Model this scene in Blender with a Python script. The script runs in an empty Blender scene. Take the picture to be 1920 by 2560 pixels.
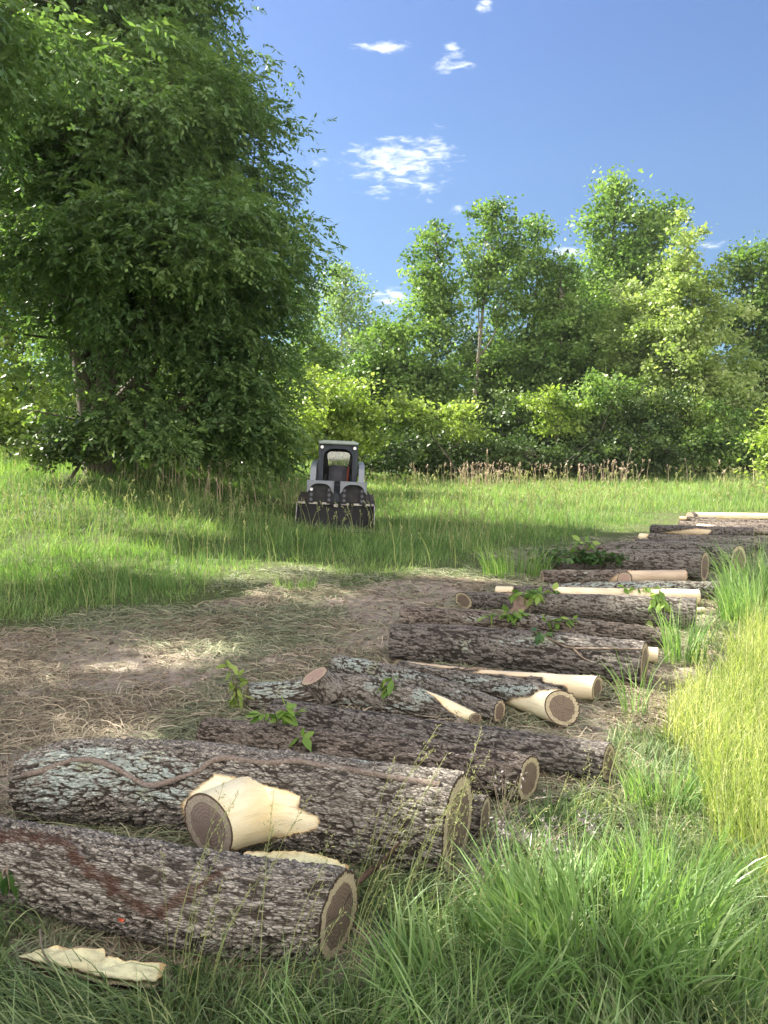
import bpy, bmesh, math
import numpy as np
from mathutils import Vector, Matrix

# ------------------------------------------------------------------ camera, sky, sun, exposure
scene = bpy.context.scene
C = scene.collection
CAMZ = 1.65
HAZE = .00022
FPX = 1923.0                       # focal length in pixels of the 1920 x 2560 photograph
PITCH = math.radians(3.98)
cam = bpy.data.cameras.new('camera'); cam_ob = bpy.data.objects.new('camera', cam); C.objects.link(cam_ob)
cam.sensor_fit = 'VERTICAL'; cam.sensor_height = 24.0; cam.sensor_width = 18.0
cam.lens = 24.0 * FPX / 2560.0
cam.clip_start = 0.05; cam.clip_end = 6000
cam_ob.location = (0, 0, CAMZ); cam_ob.rotation_euler = (math.pi/2 - PITCH, 0, 0)
scene.camera = cam_ob

SUN_AZ = math.radians(-60)         # from the view direction (+Y), negative = left
SUN_EL = math.radians(43)
sun_dir = Vector((math.sin(SUN_AZ)*math.cos(SUN_EL), math.cos(SUN_AZ)*math.cos(SUN_EL), math.sin(SUN_EL)))
sl = bpy.data.lights.new('sun', 'SUN'); sl.energy = 5.0; sl.angle = math.radians(0.53); sl.color = (1.0, 0.93, 0.80)
so = bpy.data.objects.new('sun', sl); C.objects.link(so)
so.rotation_euler = sun_dir.to_track_quat('Z', 'Y').to_euler(); so.location = (-20, 10, 30)

scene.view_settings.view_transform = 'Standard'; scene.view_settings.look = 'None'
scene.view_settings.exposure = 2.05; scene.view_settings.gamma = 1.0
cy = scene.cycles
cy.max_bounces = 6; cy.diffuse_bounces = 3; cy.glossy_bounces = 2; cy.transmission_bounces = 4
cy.transparent_max_bounces = 8; cy.caustics_reflective = False; cy.caustics_refractive = False
cy.sample_clamp_indirect = 4.0

CP, SP = math.cos(PITCH), math.sin(PITCH)
CAM = np.array([0, 0, CAMZ])
def rayd(px, py):
    """direction with forward component 1"""
    a, b = (px-960)/FPX, (1280-py)/FPX
    return np.array([a, CP + b*SP, -SP + b*CP])
def at(px, py, d): return CAM + rayd(px, py)*d
def proj(P):
    q = P - CAM
    f = q[:, 1]*CP - q[:, 2]*SP
    u = q[:, 1]*SP + q[:, 2]*CP
    f = np.where(f < 0.05, 0.05, f)
    return 960 + FPX*q[:, 0]/f, 1280 - FPX*u/f

# ------------------------------------------------------------------ world
world = bpy.data.worlds.new('World'); scene.world = world; world.use_nodes = True
nt = world.node_tree; nt.nodes.clear()
def wn(t, **k):
    n = nt.nodes.new(t)
    for a, b in k.items(): setattr(n, a, b)
    return n
W_out = wn('ShaderNodeOutputWorld'); W_bg = wn('ShaderNodeBackground'); W_sky = wn('ShaderNodeTexSky')
W_sky.sky_type = 'NISHITA'; W_sky.sun_disc = False; W_sky.sun_elevation = SUN_EL; W_sky.sun_rotation = SUN_AZ
W_sky.air_density = 1.0; W_sky.dust_density = 0.6; W_sky.ozone_density = 2.5; W_sky.altitude = 100
W_bg.inputs['Strength'].default_value = 0.12
W_geo = wn('ShaderNodeTexCoord')
CLOUDS = [  # px, py, half width px, half height px, strength
 (1000, 410, 150, 75, 1.05), (1070, 395, 90, 55, .9), (960, 480, 55, 20, .8), (930, 415, 70, 40, .8), (800, 402, 32, 18, .9),
 (955, 118, 75, 14, 1.1), (1130, 160, 50, 26, 1.0), (1130, 116, 22, 12, 1.0), (1213, 15, 26, 12, 1.1), (1140, 520, 34, 18, .8),
 (1070, 500, 18, 8, .8), (1420, 628, 55, 18, 1.1), (1790, 610, 50, 10, .95), (970, 745, 80, 30, 1.0), (830, 560, 60, 30, .25), (790, 720, 70, 40, .9)]
acc = None
for (px, py, sx, sz, st) in CLOUDS:
    d = Vector(rayd(px, py)).normalized()
    s = wn('ShaderNodeVectorMath', operation='SUBTRACT'); nt.links.new(W_geo.outputs['Generated'], s.inputs[0]); s.inputs[1].default_value = d
    m = wn('ShaderNodeVectorMath', operation='MULTIPLY'); nt.links.new(s.outputs[0], m.inputs[0]); m.inputs[1].default_value = (FPX/sx/1.1, 4, FPX/sz/1.1)
    l = wn('ShaderNodeVectorMath', operation='LENGTH'); nt.links.new(m.outputs[0], l.inputs[0])
    r = wn('ShaderNodeMapRange', interpolation_type='SMOOTHSTEP'); nt.links.new(l.outputs['Value'], r.inputs['Value'])
    r.inputs['From Min'].default_value = 0.1; r.inputs['From Max'].default_value = 1.35; r.inputs['To Min'].default_value = st; r.inputs['To Max'].default_value = 0
    if acc is None: acc = r.outputs[0]
    else:
        mx = wn('ShaderNodeMath', operation='MAXIMUM'); nt.links.new(acc, mx.inputs[0]); nt.links.new(r.outputs[0], mx.inputs[1]); acc = mx.outputs[0]
mp = wn('ShaderNodeMapping'); nt.links.new(W_geo.outputs['Generated'], mp.inputs[0]); mp.inputs['Scale'].default_value = (46, 46, 150); mp.inputs['Rotation'].default_value = (0, .15, 0)
nz = wn('ShaderNodeTexNoise'); nt.links.new(mp.outputs[0], nz.inputs['Vector']); nz.inputs['Scale'].default_value = 1; nz.inputs['Detail'].default_value = 6; nz.inputs['Roughness'].default_value = .55; nz.inputs['Distortion'].default_value = .5
ad = wn('ShaderNodeMath', operation='MULTIPLY_ADD'); nt.links.new(acc, ad.inputs[0]); ad.inputs[1].default_value = .42; nt.links.new(nz.outputs[0], ad.inputs[2])
cr = wn('ShaderNodeMapRange', interpolation_type='SMOOTHSTEP'); nt.links.new(ad.outputs[0], cr.inputs['Value'])
cr.inputs['From Min'].default_value = .72; cr.inputs['From Max'].default_value = 1.16; cr.inputs['To Max'].default_value = .9
gt = wn('ShaderNodeMath', operation='MULTIPLY'); nt.links.new(cr.outputs[0], gt.inputs[0])
g2 = wn('ShaderNodeMapRange'); nt.links.new(acc, g2.inputs['Value']); g2.inputs['From Min'].default_value = 0.0; g2.inputs['From Max'].default_value = .25; nt.links.new(g2.outputs[0], gt.inputs[1])
W_tint = wn('ShaderNodeMix', data_type='RGBA', blend_type='MULTIPLY'); W_tint.inputs[0].default_value = 1
nt.links.new(W_sky.outputs[0], W_tint.inputs[6])
W_sep = wn('ShaderNodeSeparateXYZ'); nt.links.new(W_geo.outputs['Generated'], W_sep.inputs[0])
W_rmp = wn('ShaderNodeValToRGB'); nt.links.new(W_sep.outputs['Z'], W_rmp.inputs[0])
for k_, (p_, c_) in enumerate([(0., (.20, .24, .25)), (.12, (.22, .262, .275)), (.35, (.26, .308, .36)), (.6, (.275, .312, .41))]):
    if k_ > 1: W_rmp.color_ramp.elements.new(p_)
    e_ = W_rmp.color_ramp.elements[k_]; e_.position = p_; e_.color = (*c_, 1)
nt.links.new(W_rmp.outputs[0], W_tint.inputs[7])
mix = wn('ShaderNodeMix', data_type='RGBA'); nt.links.new(gt.outputs[0], mix.inputs[0]); nt.links.new(W_tint.outputs[2], mix.inputs[6]); mix.inputs[7].default_value = (3.1, 3.25, 3.4, 1)
# added fill light: bright cloud tone over the unseen sky behind the camera
W_bk = wn('ShaderNodeMapRange', interpolation_type='SMOOTHSTEP'); nt.links.new(W_sep.outputs['Y'], W_bk.inputs['Value'])
W_bk.inputs['From Min'].default_value = .15; W_bk.inputs['From Max'].default_value = -.55
W_bn = wn('ShaderNodeTexNoise'); nt.links.new(W_geo.outputs['Generated'], W_bn.inputs['Vector']); W_bn.inputs['Scale'].default_value = 3.5; W_bn.inputs['Detail'].default_value = 5
W_bm = wn('ShaderNodeMapRange'); nt.links.new(W_bn.outputs[0], W_bm.inputs['Value']); W_bm.inputs['From Min'].default_value = .3; W_bm.inputs['From Max'].default_value = .55
W_bf = wn('ShaderNodeMath', operation='MULTIPLY'); nt.links.new(W_bk.outputs[0], W_bf.inputs[0]); nt.links.new(W_bm.outputs[0], W_bf.inputs[1])
mix2 = wn('ShaderNodeMix', data_type='RGBA'); nt.links.new(W_bf.outputs[0], mix2.inputs[0]); nt.links.new(mix.outputs[2], mix2.inputs[6]); mix2.inputs[7].default_value = (9.0, 8.2, 7.4, 1); mix = mix2
nt.links.new(mix.outputs[2], W_bg.inputs['Color']); nt.links.new(W_bg.outputs[0], W_out.inputs[0])
SKY_FILL_MIX = mix

# ------------------------------------------------------------------ numpy noise
def h3(ix, iy, iz, seed):
    h = (ix.astype(np.int64)*374761393 + iy.astype(np.int64)*668265263 + iz.astype(np.int64)*1274126177 + seed*987643) & 0xffffffff
    h = ((h ^ (h >> 13))*1274126177) & 0xffffffff
    h = ((h ^ (h >> 16))*2246822519) & 0xffffffff
    return ((h ^ (h >> 15)) & 0xffffff)/16777216.0
def vnoise(p, seed=0):
    i = np.floor(p); f = p - i; f = f*f*(3-2*f); i = i.astype(np.int64)
    r = 0
    for a in (0, 1):
        for b in (0, 1):
            for c in (0, 1):
                w = (f[:, 0] if a else 1-f[:, 0])*(f[:, 1] if b else 1-f[:, 1])*(f[:, 2] if c else 1-f[:, 2])
                r = r + w*h3(i[:, 0]+a, i[:, 1]+b, i[:, 2]+c, seed)
    return r
def fbm(p, seed=0, oct=4):
    s, a, t = 0, 1, 0
    for k in range(oct):
        s = s + a*vnoise(p*(2.03**k)+k*17.3, seed+k); t += a; a *= .5
    return s/t
def worley(p, seed=0):
    i = np.floor(p).astype(np.int64); f1 = np.full(len(p), 9.); f2 = np.full(len(p), 9.); idv = np.zeros(len(p))
    for a in (-1, 0, 1):
        for b in (-1, 0, 1):
            for c in (-1, 0, 1):
                q = i + [a, b, c]
                o = np.stack([h3(q[:, 0], q[:, 1], q[:, 2], seed+k) for k in (1, 2, 3)], 1)
                d = np.sqrt(((q+o-p)**2).sum(1))
                nearer = d < f1
                f2 = np.where(nearer, f1, np.minimum(f2, d)); f1 = np.where(nearer, d, f1)
                idv = np.where(nearer, o[:, 0], idv)
    return f1, f2, idv
def sstep(x, a, b):
    t = np.clip((x-a)/(b-a), 0, 1); return t*t*(3-2*t)
def poly_sd(px, py, poly):
    """signed distance, positive inside"""
    n = len(poly); d = np.full(px.shape, 1e9); ins = np.zeros(px.shape, bool)
    for k in range(n):
        x0, y0 = poly[k]; x1, y1 = poly[(k+1) % n]
        ex, ey = x1-x0, y1-y0
        t = np.clip(((px-x0)*ex+(py-y0)*ey)/(ex*ex+ey*ey+1e-9), 0, 1)
        d = np.minimum(d, np.hypot(px-x0-t*ex, py-y0-t*ey))
        c = ((y0 > py) != (y1 > py)) & (px < (x1-x0)*(py-y0)/((y1-y0) if y1 != y0 else 1e-9)+x0)
        ins ^= c
    return np.where(ins, d, -d)
def poly_line_d(px, py, pts):
    d = np.full(px.shape, 1e9)
    for k in range(len(pts)-1):
        x0, y0 = pts[k]; x1, y1 = pts[k+1]; ex, ey = x1-x0, y1-y0
        t = np.clip(((px-x0)*ex+(py-y0)*ey)/(ex*ex+ey*ey), 0, 1)
        d = np.minimum(d, np.hypot(px-x0-t*ex, py-y0-t*ey))
    return d

# ------------------------------------------------------------------ terrain
DIRT = [(-900, 1610), (0, 1590), (200, 1570), (420, 1530), (620, 1500), (720, 1440), (800, 1450), (870, 1475), (1000, 1452), (1180, 1440), (1300, 1462),
        (1345, 1430), (1352, 1388), (1540, 1364), (1620, 1335), (1700, 1306), (1725, 1292), (2300, 1292), (2300, 1350), (1930, 1372), (1850, 1420),
        (1810, 1500), (1770, 1560), (1760, 1640), (1740, 1740), (1660, 1800), (1560, 1930), (1400, 2010), (1260, 2150), (1000, 2330), (700, 2400), (-900, 2400)]
def terrain_base(x, y):
    z = 1.35*sstep(y, 11, 22)*sstep(-x, 0.2, 7.5)
    z = z + .62*sstep(y, 20, 42)*(1-sstep(-x, 0.2, 7.5)*.6)
    return z
def on_ground(poly):
    """picture polygon on the flat part of the ground -> metres"""
    out = []
    for px, py in poly:
        d = rayd(px, py); t = CAMZ/-d[2]; p = CAM+d*t; out.append((p[0], p[1]))
    return out
DIRT_W = on_ground(DIRT)
def dirt_sd(x, y):
    P = np.stack([x, y, 0*x], 1)
    return poly_sd(x, y, DIRT_W) + (vnoise(P*1.6+3, 5)-.5)*.55 + (vnoise(P*4.2+3, 6)-.5)*.22
def dirtmask(x, y):
    return sstep(dirt_sd(x, y), -.22, .18)*(y > 1.2)
def terrain(x, y):
    x = np.asarray(x, float); y = np.asarray(y, float); sh = x.shape; x = x.ravel(); y = y.ravel()
    q = np.stack([x, y, 0*x], 1)
    z = terrain_base(x, y)
    z = z + .05*(fbm(q*.45, 11, 3)-.5)*sstep(y, 9, 14) + .5*(fbm(q*.02, 12, 3)-.5)*sstep(y, 60, 200)
    return z.reshape(sh)
def tz(x, y): return float(terrain(np.array([x]), np.array([y]))[0])
def terrain_fine(x, y, dm):
    q = np.stack([x, y, 0*x], 1)
    near = 1-sstep(y, 12, 20)
    c = fbm(q*7, 21, 4)-.5
    cl = np.maximum(0, fbm(q*2.1+9, 31, 2)-.56)*5      # clods in heaps
    f1, f2, _ = worley(q*[11, 11, 1], 7)
    # wheel and track ruts crossing the dirt
    rut = np.sin((y*1.0+x*.28)*4.2+3*vnoise(q*.7, 8))*.012
    return (c*.045 + cl*np.clip(.6-f1, 0, .38)*.13 + rut*1.2)*near*(.35+.65*dm)

# ------------------------------------------------------------------ object helpers
ORG = {}
def prop(o, label=None, cat=None, group=None, kind=None):
    if label: o['label'] = label
    if cat: o['category'] = cat
    if group: o['group'] = group
    if kind: o['kind'] = kind
    return o
def mk(name, V, F, mat, origin=None, parent=None, attrs=None, smooth=False):
    """V world coordinates (N,3); F an (M,k) array or a list of such arrays."""
    V = np.asarray(V, np.float32)
    if not isinstance(F, list): F = [F]
    F = [np.asarray(f, np.int32) for f in F if len(f)]
    if parent is not None: origin = ORG[parent.name]
    if origin is None: origin = (0, 0, 0)
    origin = np.asarray(origin, np.float32)
    me = bpy.data.meshes.new(name)
    me.vertices.add(len(V)); me.vertices.foreach_set('co', (V-origin).ravel())
    loops = np.concatenate([f.ravel() for f in F]); tot = np.concatenate([np.full(len(f), f.shape[1], np.int32) for f in F])
    me.loops.add(len(loops)); me.loops.foreach_set('vertex_index', loops)
    me.polygons.add(len(tot)); me.polygons.foreach_set('loop_start', np.concatenate([[0], np.cumsum(tot)[:-1]]).astype(np.int32))
    me.update(calc_edges=True)
    if smooth: me.polygons.foreach_set('use_smooth', np.ones(len(tot), bool))
    for k, a in (attrs or {}).items():
        a = np.asarray(a, np.float32)
        if a.ndim == 2:
            at_ = me.attributes.new(k, 'FLOAT_VECTOR', 'POINT'); at_.data.foreach_set('vector', a.ravel())
        else:
            at_ = me.attributes.new(k, 'FLOAT', 'POINT'); at_.data.foreach_set('value', a)
    me.materials.append(mat)
    o = bpy.data.objects.new(name, me); C.objects.link(o)
    if parent is not None: o.parent = parent
    else: o.location = origin.tolist()
    ORG[o.name] = origin
    return o
def empty(name, loc):
    o = bpy.data.objects.new(name, None); C.objects.link(o); o.location = loc; o.empty_display_size = .3
    ORG[o.name] = np.asarray(loc, np.float32); return o

# ------------------------------------------------------------------ materials
class M:
    def __init__(s, name):
        s.m = bpy.data.materials.new(name); s.m.use_nodes = True; s.t = s.m.node_tree; s.t.nodes.clear()
        s.out = s.n('ShaderNodeOutputMaterial')
    def n(s, t, **k):
        x = s.t.nodes.new(t)
        for a, b in k.items(): setattr(x, a, b)
        return x
    def l(s, a, b): s.t.links.new(a, b)
    def setin(s, i, v):
        if hasattr(v, 'is_linked'): s.l(v, i)
        else: i.default_value = v if not (isinstance(v, tuple) and len(v) == 3 and i.type == 'RGBA') else (*v, 1)
    def attr(s, name, vec=False):
        a = s.n('ShaderNodeAttribute', attribute_name=name); return a.outputs['Vector'] if vec else a.outputs['Fac']
    def math(s, op, a, b=0.0, c=0.0, clamp=False):
        x = s.n('ShaderNodeMath', operation=op, use_clamp=clamp)
        for i, v in enumerate((a, b, c)): s.setin(x.inputs[i], v)
        return x.outputs[0]
    def rng(s, v, a, b, c=0., d=1., smooth=True):
        x = s.n('ShaderNodeMapRange', interpolation_type='SMOOTHSTEP' if smooth else 'LINEAR'); s.setin(x.inputs['Value'], v)
        for k, q in zip(('From Min', 'From Max', 'To Min', 'To Max'), (a, b, c, d)): s.setin(x.inputs[k], q)
        return x.outputs[0]
    def mix(s, f, a, b, blend='MIX'):
        x = s.n('ShaderNodeMix', data_type='RGBA', blend_type=blend); s.setin(x.inputs[0], f); s.setin(x.inputs[6], a); s.setin(x.inputs[7], b); return x.outputs[2]
    def noise(s, vec=None, scale=5., detail=4., rough=.55, dist=0., mscale=None, color=False):
        if mscale is not None:
            mp = s.n('ShaderNodeMapping'); 
            if vec is not None: s.l(vec, mp.inputs[0])
            mp.inputs['Scale'].default_value = mscale; vec = mp.outputs[0]
        x = s.n('ShaderNodeTexNoise')
        if vec is not None: s.l(vec, x.inputs['Vector'])
        x.inputs['Scale'].default_value = scale; x.inputs['Detail'].default_value = detail; x.inputs['Roughness'].default_value = rough; x.inputs['Distortion'].default_value = dist
        return x.outputs['Color' if color else 'Fac']
    def ramp(s, f, stops):
        x = s.n('ShaderNodeValToRGB'); s.setin(x.inputs[0], f); e = x.color_ramp.elements
        while len(e) < len(stops): e.new(.5)
        for k, (p, c) in enumerate(stops): e[k].position = p; e[k].color = (*c, 1)
        return x.outputs[0]
    def bump(s, h, strength=.5, dist=.01, normal=None):
        x = s.n('ShaderNodeBump'); s.setin(x.inputs['Height'], h); x.inputs['Strength'].default_value = strength; x.inputs['Distance'].default_value = dist
        if normal is not None: s.l(normal, x.inputs['Normal'])
        return x.outputs[0]
    def bsdf(s, color, rough=.8, metal=0., spec=.5, normal=None, **kw):
        x = s.n('ShaderNodeBsdfPrincipled'); s.setin(x.inputs['Base Color'], color); s.setin(x.inputs['Roughness'], rough)
        s.setin(x.inputs['Metallic'], metal); s.setin(x.inputs['Specular IOR Level'], spec)
        if normal is not None: s.l(normal, x.inputs['Normal'])
        for k, v in kw.items(): s.setin(x.inputs[k], v)
        return x.outputs[0]
    def finish(s, sh): s.l(sh, s.out.inputs[0]); return s.m
    def obj(s): return s.n('ShaderNodeTexCoord').outputs['Object']
    def pos(s): return s.n('ShaderNodeNewGeometry').outputs['Position']

def leaf_mat(name, dark, mid, light, trans=.4, rough=.45, tcol=None, spec=.3):
    m = M(name)
    v = m.attr('var')
    col = m.ramp(v, [(0., dark), (.5, mid), (1., light)])
    tc = m.mix(1.0, col, tcol or (1.4, 1.5, .7), 'MULTIPLY')
    p = m.bsdf(col, rough, spec=spec)
    t = m.n('ShaderNodeBsdfTranslucent'); m.l(tc, t.inputs[0])
    mx = m.n('ShaderNodeMixShader'); mx.inputs[0].default_value = trans
    m.l(p, mx.inputs[1]); m.l(t.outputs[0], mx.inputs[2])
    return m.finish(mx.outputs[0])

L_walnut = leaf_mat('walnut_leaf', (.065, .125, .048), (.115, .195, .07), (.20, .29, .095), trans=.38)
L_oak = leaf_mat('broad_leaf', (.055, .115, .03), (.125, .215, .055), (.26, .375, .12), trans=.36)
L_syc = leaf_mat('pale_leaf', (.15, .22, .065), (.24, .32, .11), (.40, .47, .22), trans=.4)
L_dark = leaf_mat('shade_dark_leaf', (.032, .062, .02), (.06, .105, .03), (.11, .165, .045), trans=.22)  # leaf tone darkened to hold the shade along the tree-line base
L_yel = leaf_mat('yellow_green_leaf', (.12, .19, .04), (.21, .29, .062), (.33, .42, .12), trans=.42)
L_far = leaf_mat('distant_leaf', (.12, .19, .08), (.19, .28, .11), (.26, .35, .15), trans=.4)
L_ivy = leaf_mat('ivy_leaf', (.03, .07, .02), (.05, .11, .03), (.08, .15, .04), trans=.25, rough=.35)
L_sprig = leaf_mat('sprig_leaf', (.10, .20, .04), (.17, .29, .06), (.30, .40, .10), trans=.4)
G_meadow = leaf_mat('meadow_grass_blade', (.075, .16, .045), (.155, .265, .075), (.33, .42, .17), trans=.4, rough=.5)
G_bright = leaf_mat('yellow_grass_blade', (.14, .20, .055), (.30, .36, .12), (.58, .54, .33), trans=.45, rough=.5)
G_lush = leaf_mat('lush_grass_blade', (.10, .19, .06), (.19, .31, .11), (.34, .46, .20), trans=.35, rough=.38, spec=.5)
G_flat = leaf_mat('flattened_grass_blade', (.08, .14, .055), (.18, .255, .11), (.36, .40, .21), trans=.25, rough=.5)
G_straw = leaf_mat('straw', (.15, .12, .08), (.28, .235, .165), (.48, .42, .31), trans=.15, rough=.7, tcol=(1, .95, .8))
G_green_hay = leaf_mat('wilted_grass', (.11, .14, .08), (.21, .235, .14), (.36, .35, .23), trans=.2, rough=.7, tcol=(1, 1, .8))
G_dry = leaf_mat('dry_stalk', (.30, .22, .16), (.46, .36, .27), (.62, .52, .40), trans=.2, rough=.7, tcol=(1, .95, .8))
G_seed = leaf_mat('grass_seed', (.17, .22, .08), (.27, .30, .12), (.40, .38, .2), trans=.3, rough=.6, tcol=(1.1, 1.1, .8))

def trunk_mat(name, c0, c1):
    m = M(name); p = m.pos()
    n = m.noise(p, 1., 6., .6, mscale=(14, 14, 3)); n2 = m.noise(p, 3., 3.)
    col = m.mix(m.rng(n, .35, .65), c0, c1)
    col = m.mix(m.rng(n2, .45, .7, 0, .35), col, (.16, .19, .13))
    return m.finish(m.bsdf(col, .9, spec=.2, normal=m.bump(n, .8, .03)))
T_dark = trunk_mat('tree_bark', (.05, .04, .03), (.15, .125, .10))
T_pale = trunk_mat('pale_tree_bark', (.22, .19, .14), (.45, .42, .35))

T_mid = trunk_mat('mid_tree_bark', (.12, .10, .075), (.27, .245, .20))
def make_ground_mat():
    m = M('soil_and_turf'); p = m.pos(); d = m.attr('dirt')
    n1 = m.noise(p, 1.3, 5, .6); n2 = m.noise(p, 9, 6, .65); n3 = m.noise(p, 60, 4, .7); n4 = m.noise(p, .55, 3, .5)
    soil = m.ramp(n2, [(.25, (.15, .112, .082)), (.5, (.25, .212, .175)), (.75, (.37, .325, .275))])
    soil = m.mix(m.rng(n1, .35, .7, 0, .6), soil, (.28, .24, .20))
    soil = m.mix(m.rng(n4, .5, .7, 0, .4), soil, (.17, .17, .10))
    turf = m.ramp(n2, [(.3, (.05, .06, .025)), (.7, (.10, .12, .045))])
    col = m.mix(d, turf, soil)
    h = m.math('ADD', m.math('MULTIPLY', n2, .7), m.math('MULTIPLY', n3, .3))
    return m.finish(m.bsdf(col, .95, spec=.15, normal=m.bump(h, .9, .02)))
GROUND = make_ground_mat()

def make_bark(name, plate, plate2, fissure, peel0=(.84, .77, .54), peel1=(.76, .62, .34), peel_dirty=(.30, .23, .15)):
    m = M(name); v = m.attr('bc', True); h = m.attr('h'); pl = m.attr('peel'); li = m.attr('lichen'); st = m.attr('stain'); pt = m.attr('paint'); ed = m.attr('edge')
    n1 = m.noise(v, 1., 5, .6, mscale=(30, 30, 12)); n2 = m.noise(v, 1., 4, .6, mscale=(4, 4, 2)); n3 = m.noise(v, 160, 3, .6); n4 = m.noise(v, 1, 5, .65, mscale=(90, 90, 38))
    col = m.mix(m.rng(n1, .3, .7), plate, plate2)
    col = m.mix(m.rng(n4, .55, .78, 0, .5), col, tuple(min(1, c*1.25) for c in plate2))
    col = m.mix(m.rng(n2, .5, .75, 0, .4), col, tuple(c*.62 for c in plate))
    mpv = m.n('ShaderNodeMapping'); m.l(v, mpv.inputs[0]); mpv.inputs['Scale'].default_value = (150, 150, 24)
    dv = m.n('ShaderNodeVectorMath', operation='ADD'); m.l(mpv.outputs[0], dv.inputs[0]); m.l(m.noise(v, 30, 3, .6, color=True), dv.inputs[1])
    vr = m.n('ShaderNodeTexVoronoi', feature='DISTANCE_TO_EDGE'); m.l(dv.outputs[0], vr.inputs['Vector']); vr.inputs['Scale'].default_value = 1.
    fine = m.rng(vr.outputs['Distance'], 0, .16)
    col = m.mix(m.rng(h, .06, .50, 1, 0), col, fissure)
    col = m.mix(m.rng(fine, 0, 1, .55, 0), col, fissure)
    ln = m.noise(v, 1., 6, .7, dist=.6, mscale=(48, 48, 34)); lb = m.noise(v, 1., 3, .5, mscale=(7, 7, 5))
    lf = m.math('MULTIPLY', m.rng(m.math('ADD', m.math('MULTIPLY', li, .31), m.math('ADD', m.math('MULTIPLY', ln, .62), m.math('MULTIPLY', lb, .38))), .62, .70), m.rng(h, .2, .5))
    lf = m.math('MULTIPLY', lf, m.rng(li, 0.02, .1))
    lcol = m.mix(m.rng(n4, .35, .6), (.30, .38, .35), (.50, .57, .52))
    lcol = m.mix(m.rng(lb, .58, .68, 0, .55), lcol, (.30, .30, .13))
    col = m.mix(m.math('MULTIPLY', lf, .85), col, lcol)
    col = m.mix(m.math('MULTIPLY', st, .9), col, m.mix(n1, (.045, .022, .015), (.12, .06, .04)))
    col = m.mix(pt, col, (.75, .13, .06))
    pn = m.noise(v, 1, 5, .6, mscale=(6, 6, 3), dist=.3); pn2 = m.noise(v, 1, 5, .7, mscale=(24, 24, 4))
    pg = m.noise(v, 1, 4, .65, mscale=(70, 70, 3), dist=.4)
    pc = m.mix(m.rng(pn, .42, .72), peel0, peel1)
    pc = m.mix(m.rng(pg, .52, .7, 0, .4), pc, tuple(c*.62 for c in peel1))
    pc = m.mix(m.rng(m.math('ADD', pn2, m.math('MULTIPLY', ed, .25)), .56, .80, 0, .7), pc, peel_dirty)
    pc = m.mix(m.rng(m.noise(v, 75, 3, .6), .66, .72, 0, .55), pc, peel_dirty)
    pc = m.mix(m.math('MULTIPLY', ed, .6), pc, (.50, .27, .08))
    col = m.mix(pl, col, pc)
    hh = m.math('ADD', m.math('ADD', m.math('MULTIPLY', n1, .45), m.math('MULTIPLY', fine, .35)), m.math('ADD', m.math('MULTIPLY', n4, .45), m.math('MULTIPLY', n3, .15)))
    hh = m.math('MULTIPLY', hh, m.rng(pl, 0, 1, 1, .10))
    return m.finish(m.bsdf(col, m.rng(pl, 0, 1, .88, .5), spec=m.rng(pl, 0, 1, .25, .4), normal=m.bump(hh, 1.0, .016)))
BARK = make_bark('grey_bark', (.255, .232, .20), (.36, .336, .295), (.056, .046, .036))
BARK_D = make_bark('dark_bark', (.185, .167, .148), (.275, .252, .228), (.042, .035, .03), peel0=(.70, .60, .42), peel1=(.62, .49, .32))
BARK_W = make_bark('warm_bark', (.215, .18, .15), (.31, .265, .225), (.046, .035, .028), peel0=(.50, .40, .29), peel1=(.40, .30, .21), peel_dirty=(.2, .14, .1))

def make_cut(name, heart, heart2, sap, rim):
    m = M(name); v = m.attr('cc', True); rho = m.attr('rho')
    n = m.noise(v, 3., 3, .5); nf = m.noise(v, 14, 5, .6); ns = m.noise(v, 1, 4, .6, mscale=(60, 3, 3))
    rr = m.math('ADD', rho, m.math('MULTIPLY', m.math('SUBTRACT', n, .5), .16))
    rings = m.math('SINE', m.math('MULTIPLY', rr, 62.))
    hc = m.mix(m.rng(rings, -1, 1, 0, .85), heart, heart2)
    hc = m.mix(m.rng(nf, .5, .8, 0, .4), hc, tuple(c*1.5 for c in heart2))
    hc = m.mix(m.rng(ns, .5, .75, 0, .35), hc, tuple(c*.6 for c in heart))
    sc = m.mix(m.rng(nf, .35, .7), sap, tuple(c*.66 for c in sap))
    sc = m.mix(m.rng(ns, .5, .72, 0, .4), sc, tuple(c*.55 for c in sap))
    sx = m.n('ShaderNodeSeparateXYZ'); m.l(v, sx.inputs[0])
    ang = m.math('ADD', m.math('ARCTAN2', sx.outputs[0], sx.outputs[1]), m.math('MULTIPLY', n, .35))
    cn_ = m.n('ShaderNodeTexNoise', noise_dimensions='2D'); cx_ = m.n('ShaderNodeCombineXYZ'); m.l(m.math('MULTIPLY', ang, 3.2), cx_.inputs[0]); m.l(sx.outputs[2], cx_.inputs[1]); m.l(cx_.outputs[0], cn_.inputs['Vector']); cn_.inputs['Scale'].default_value = 1.; cn_.inputs['Detail'].default_value = 1.
    crk = m.math('MULTIPLY', m.rng(m.math('ABSOLUTE', m.math('SUBTRACT', cn_.outputs[0], .5)), .004, .016, 1, 0), m.rng(m.math('ADD', rho, m.math('MULTIPLY', nf, .5)), .75, 1.0, 1, 0))
    hc = m.mix(m.math('MULTIPLY', crk, .8), hc, tuple(c*.25 for c in heart))
    col = m.mix(m.rng(rr, .70, .735), hc, sc)
    col = m.mix(m.rng(m.math('ADD', rho, m.math('MULTIPLY', m.math('SUBTRACT', nf, .5), .05)), .925, .94), col, rim)
    h = m.math('ADD', m.math('MULTIPLY', ns, .7), m.math('MULTIPLY', rings, .06))
    return m.finish(m.bsdf(col, .75, spec=.25, normal=m.bump(h, .5, .004)))
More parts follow.
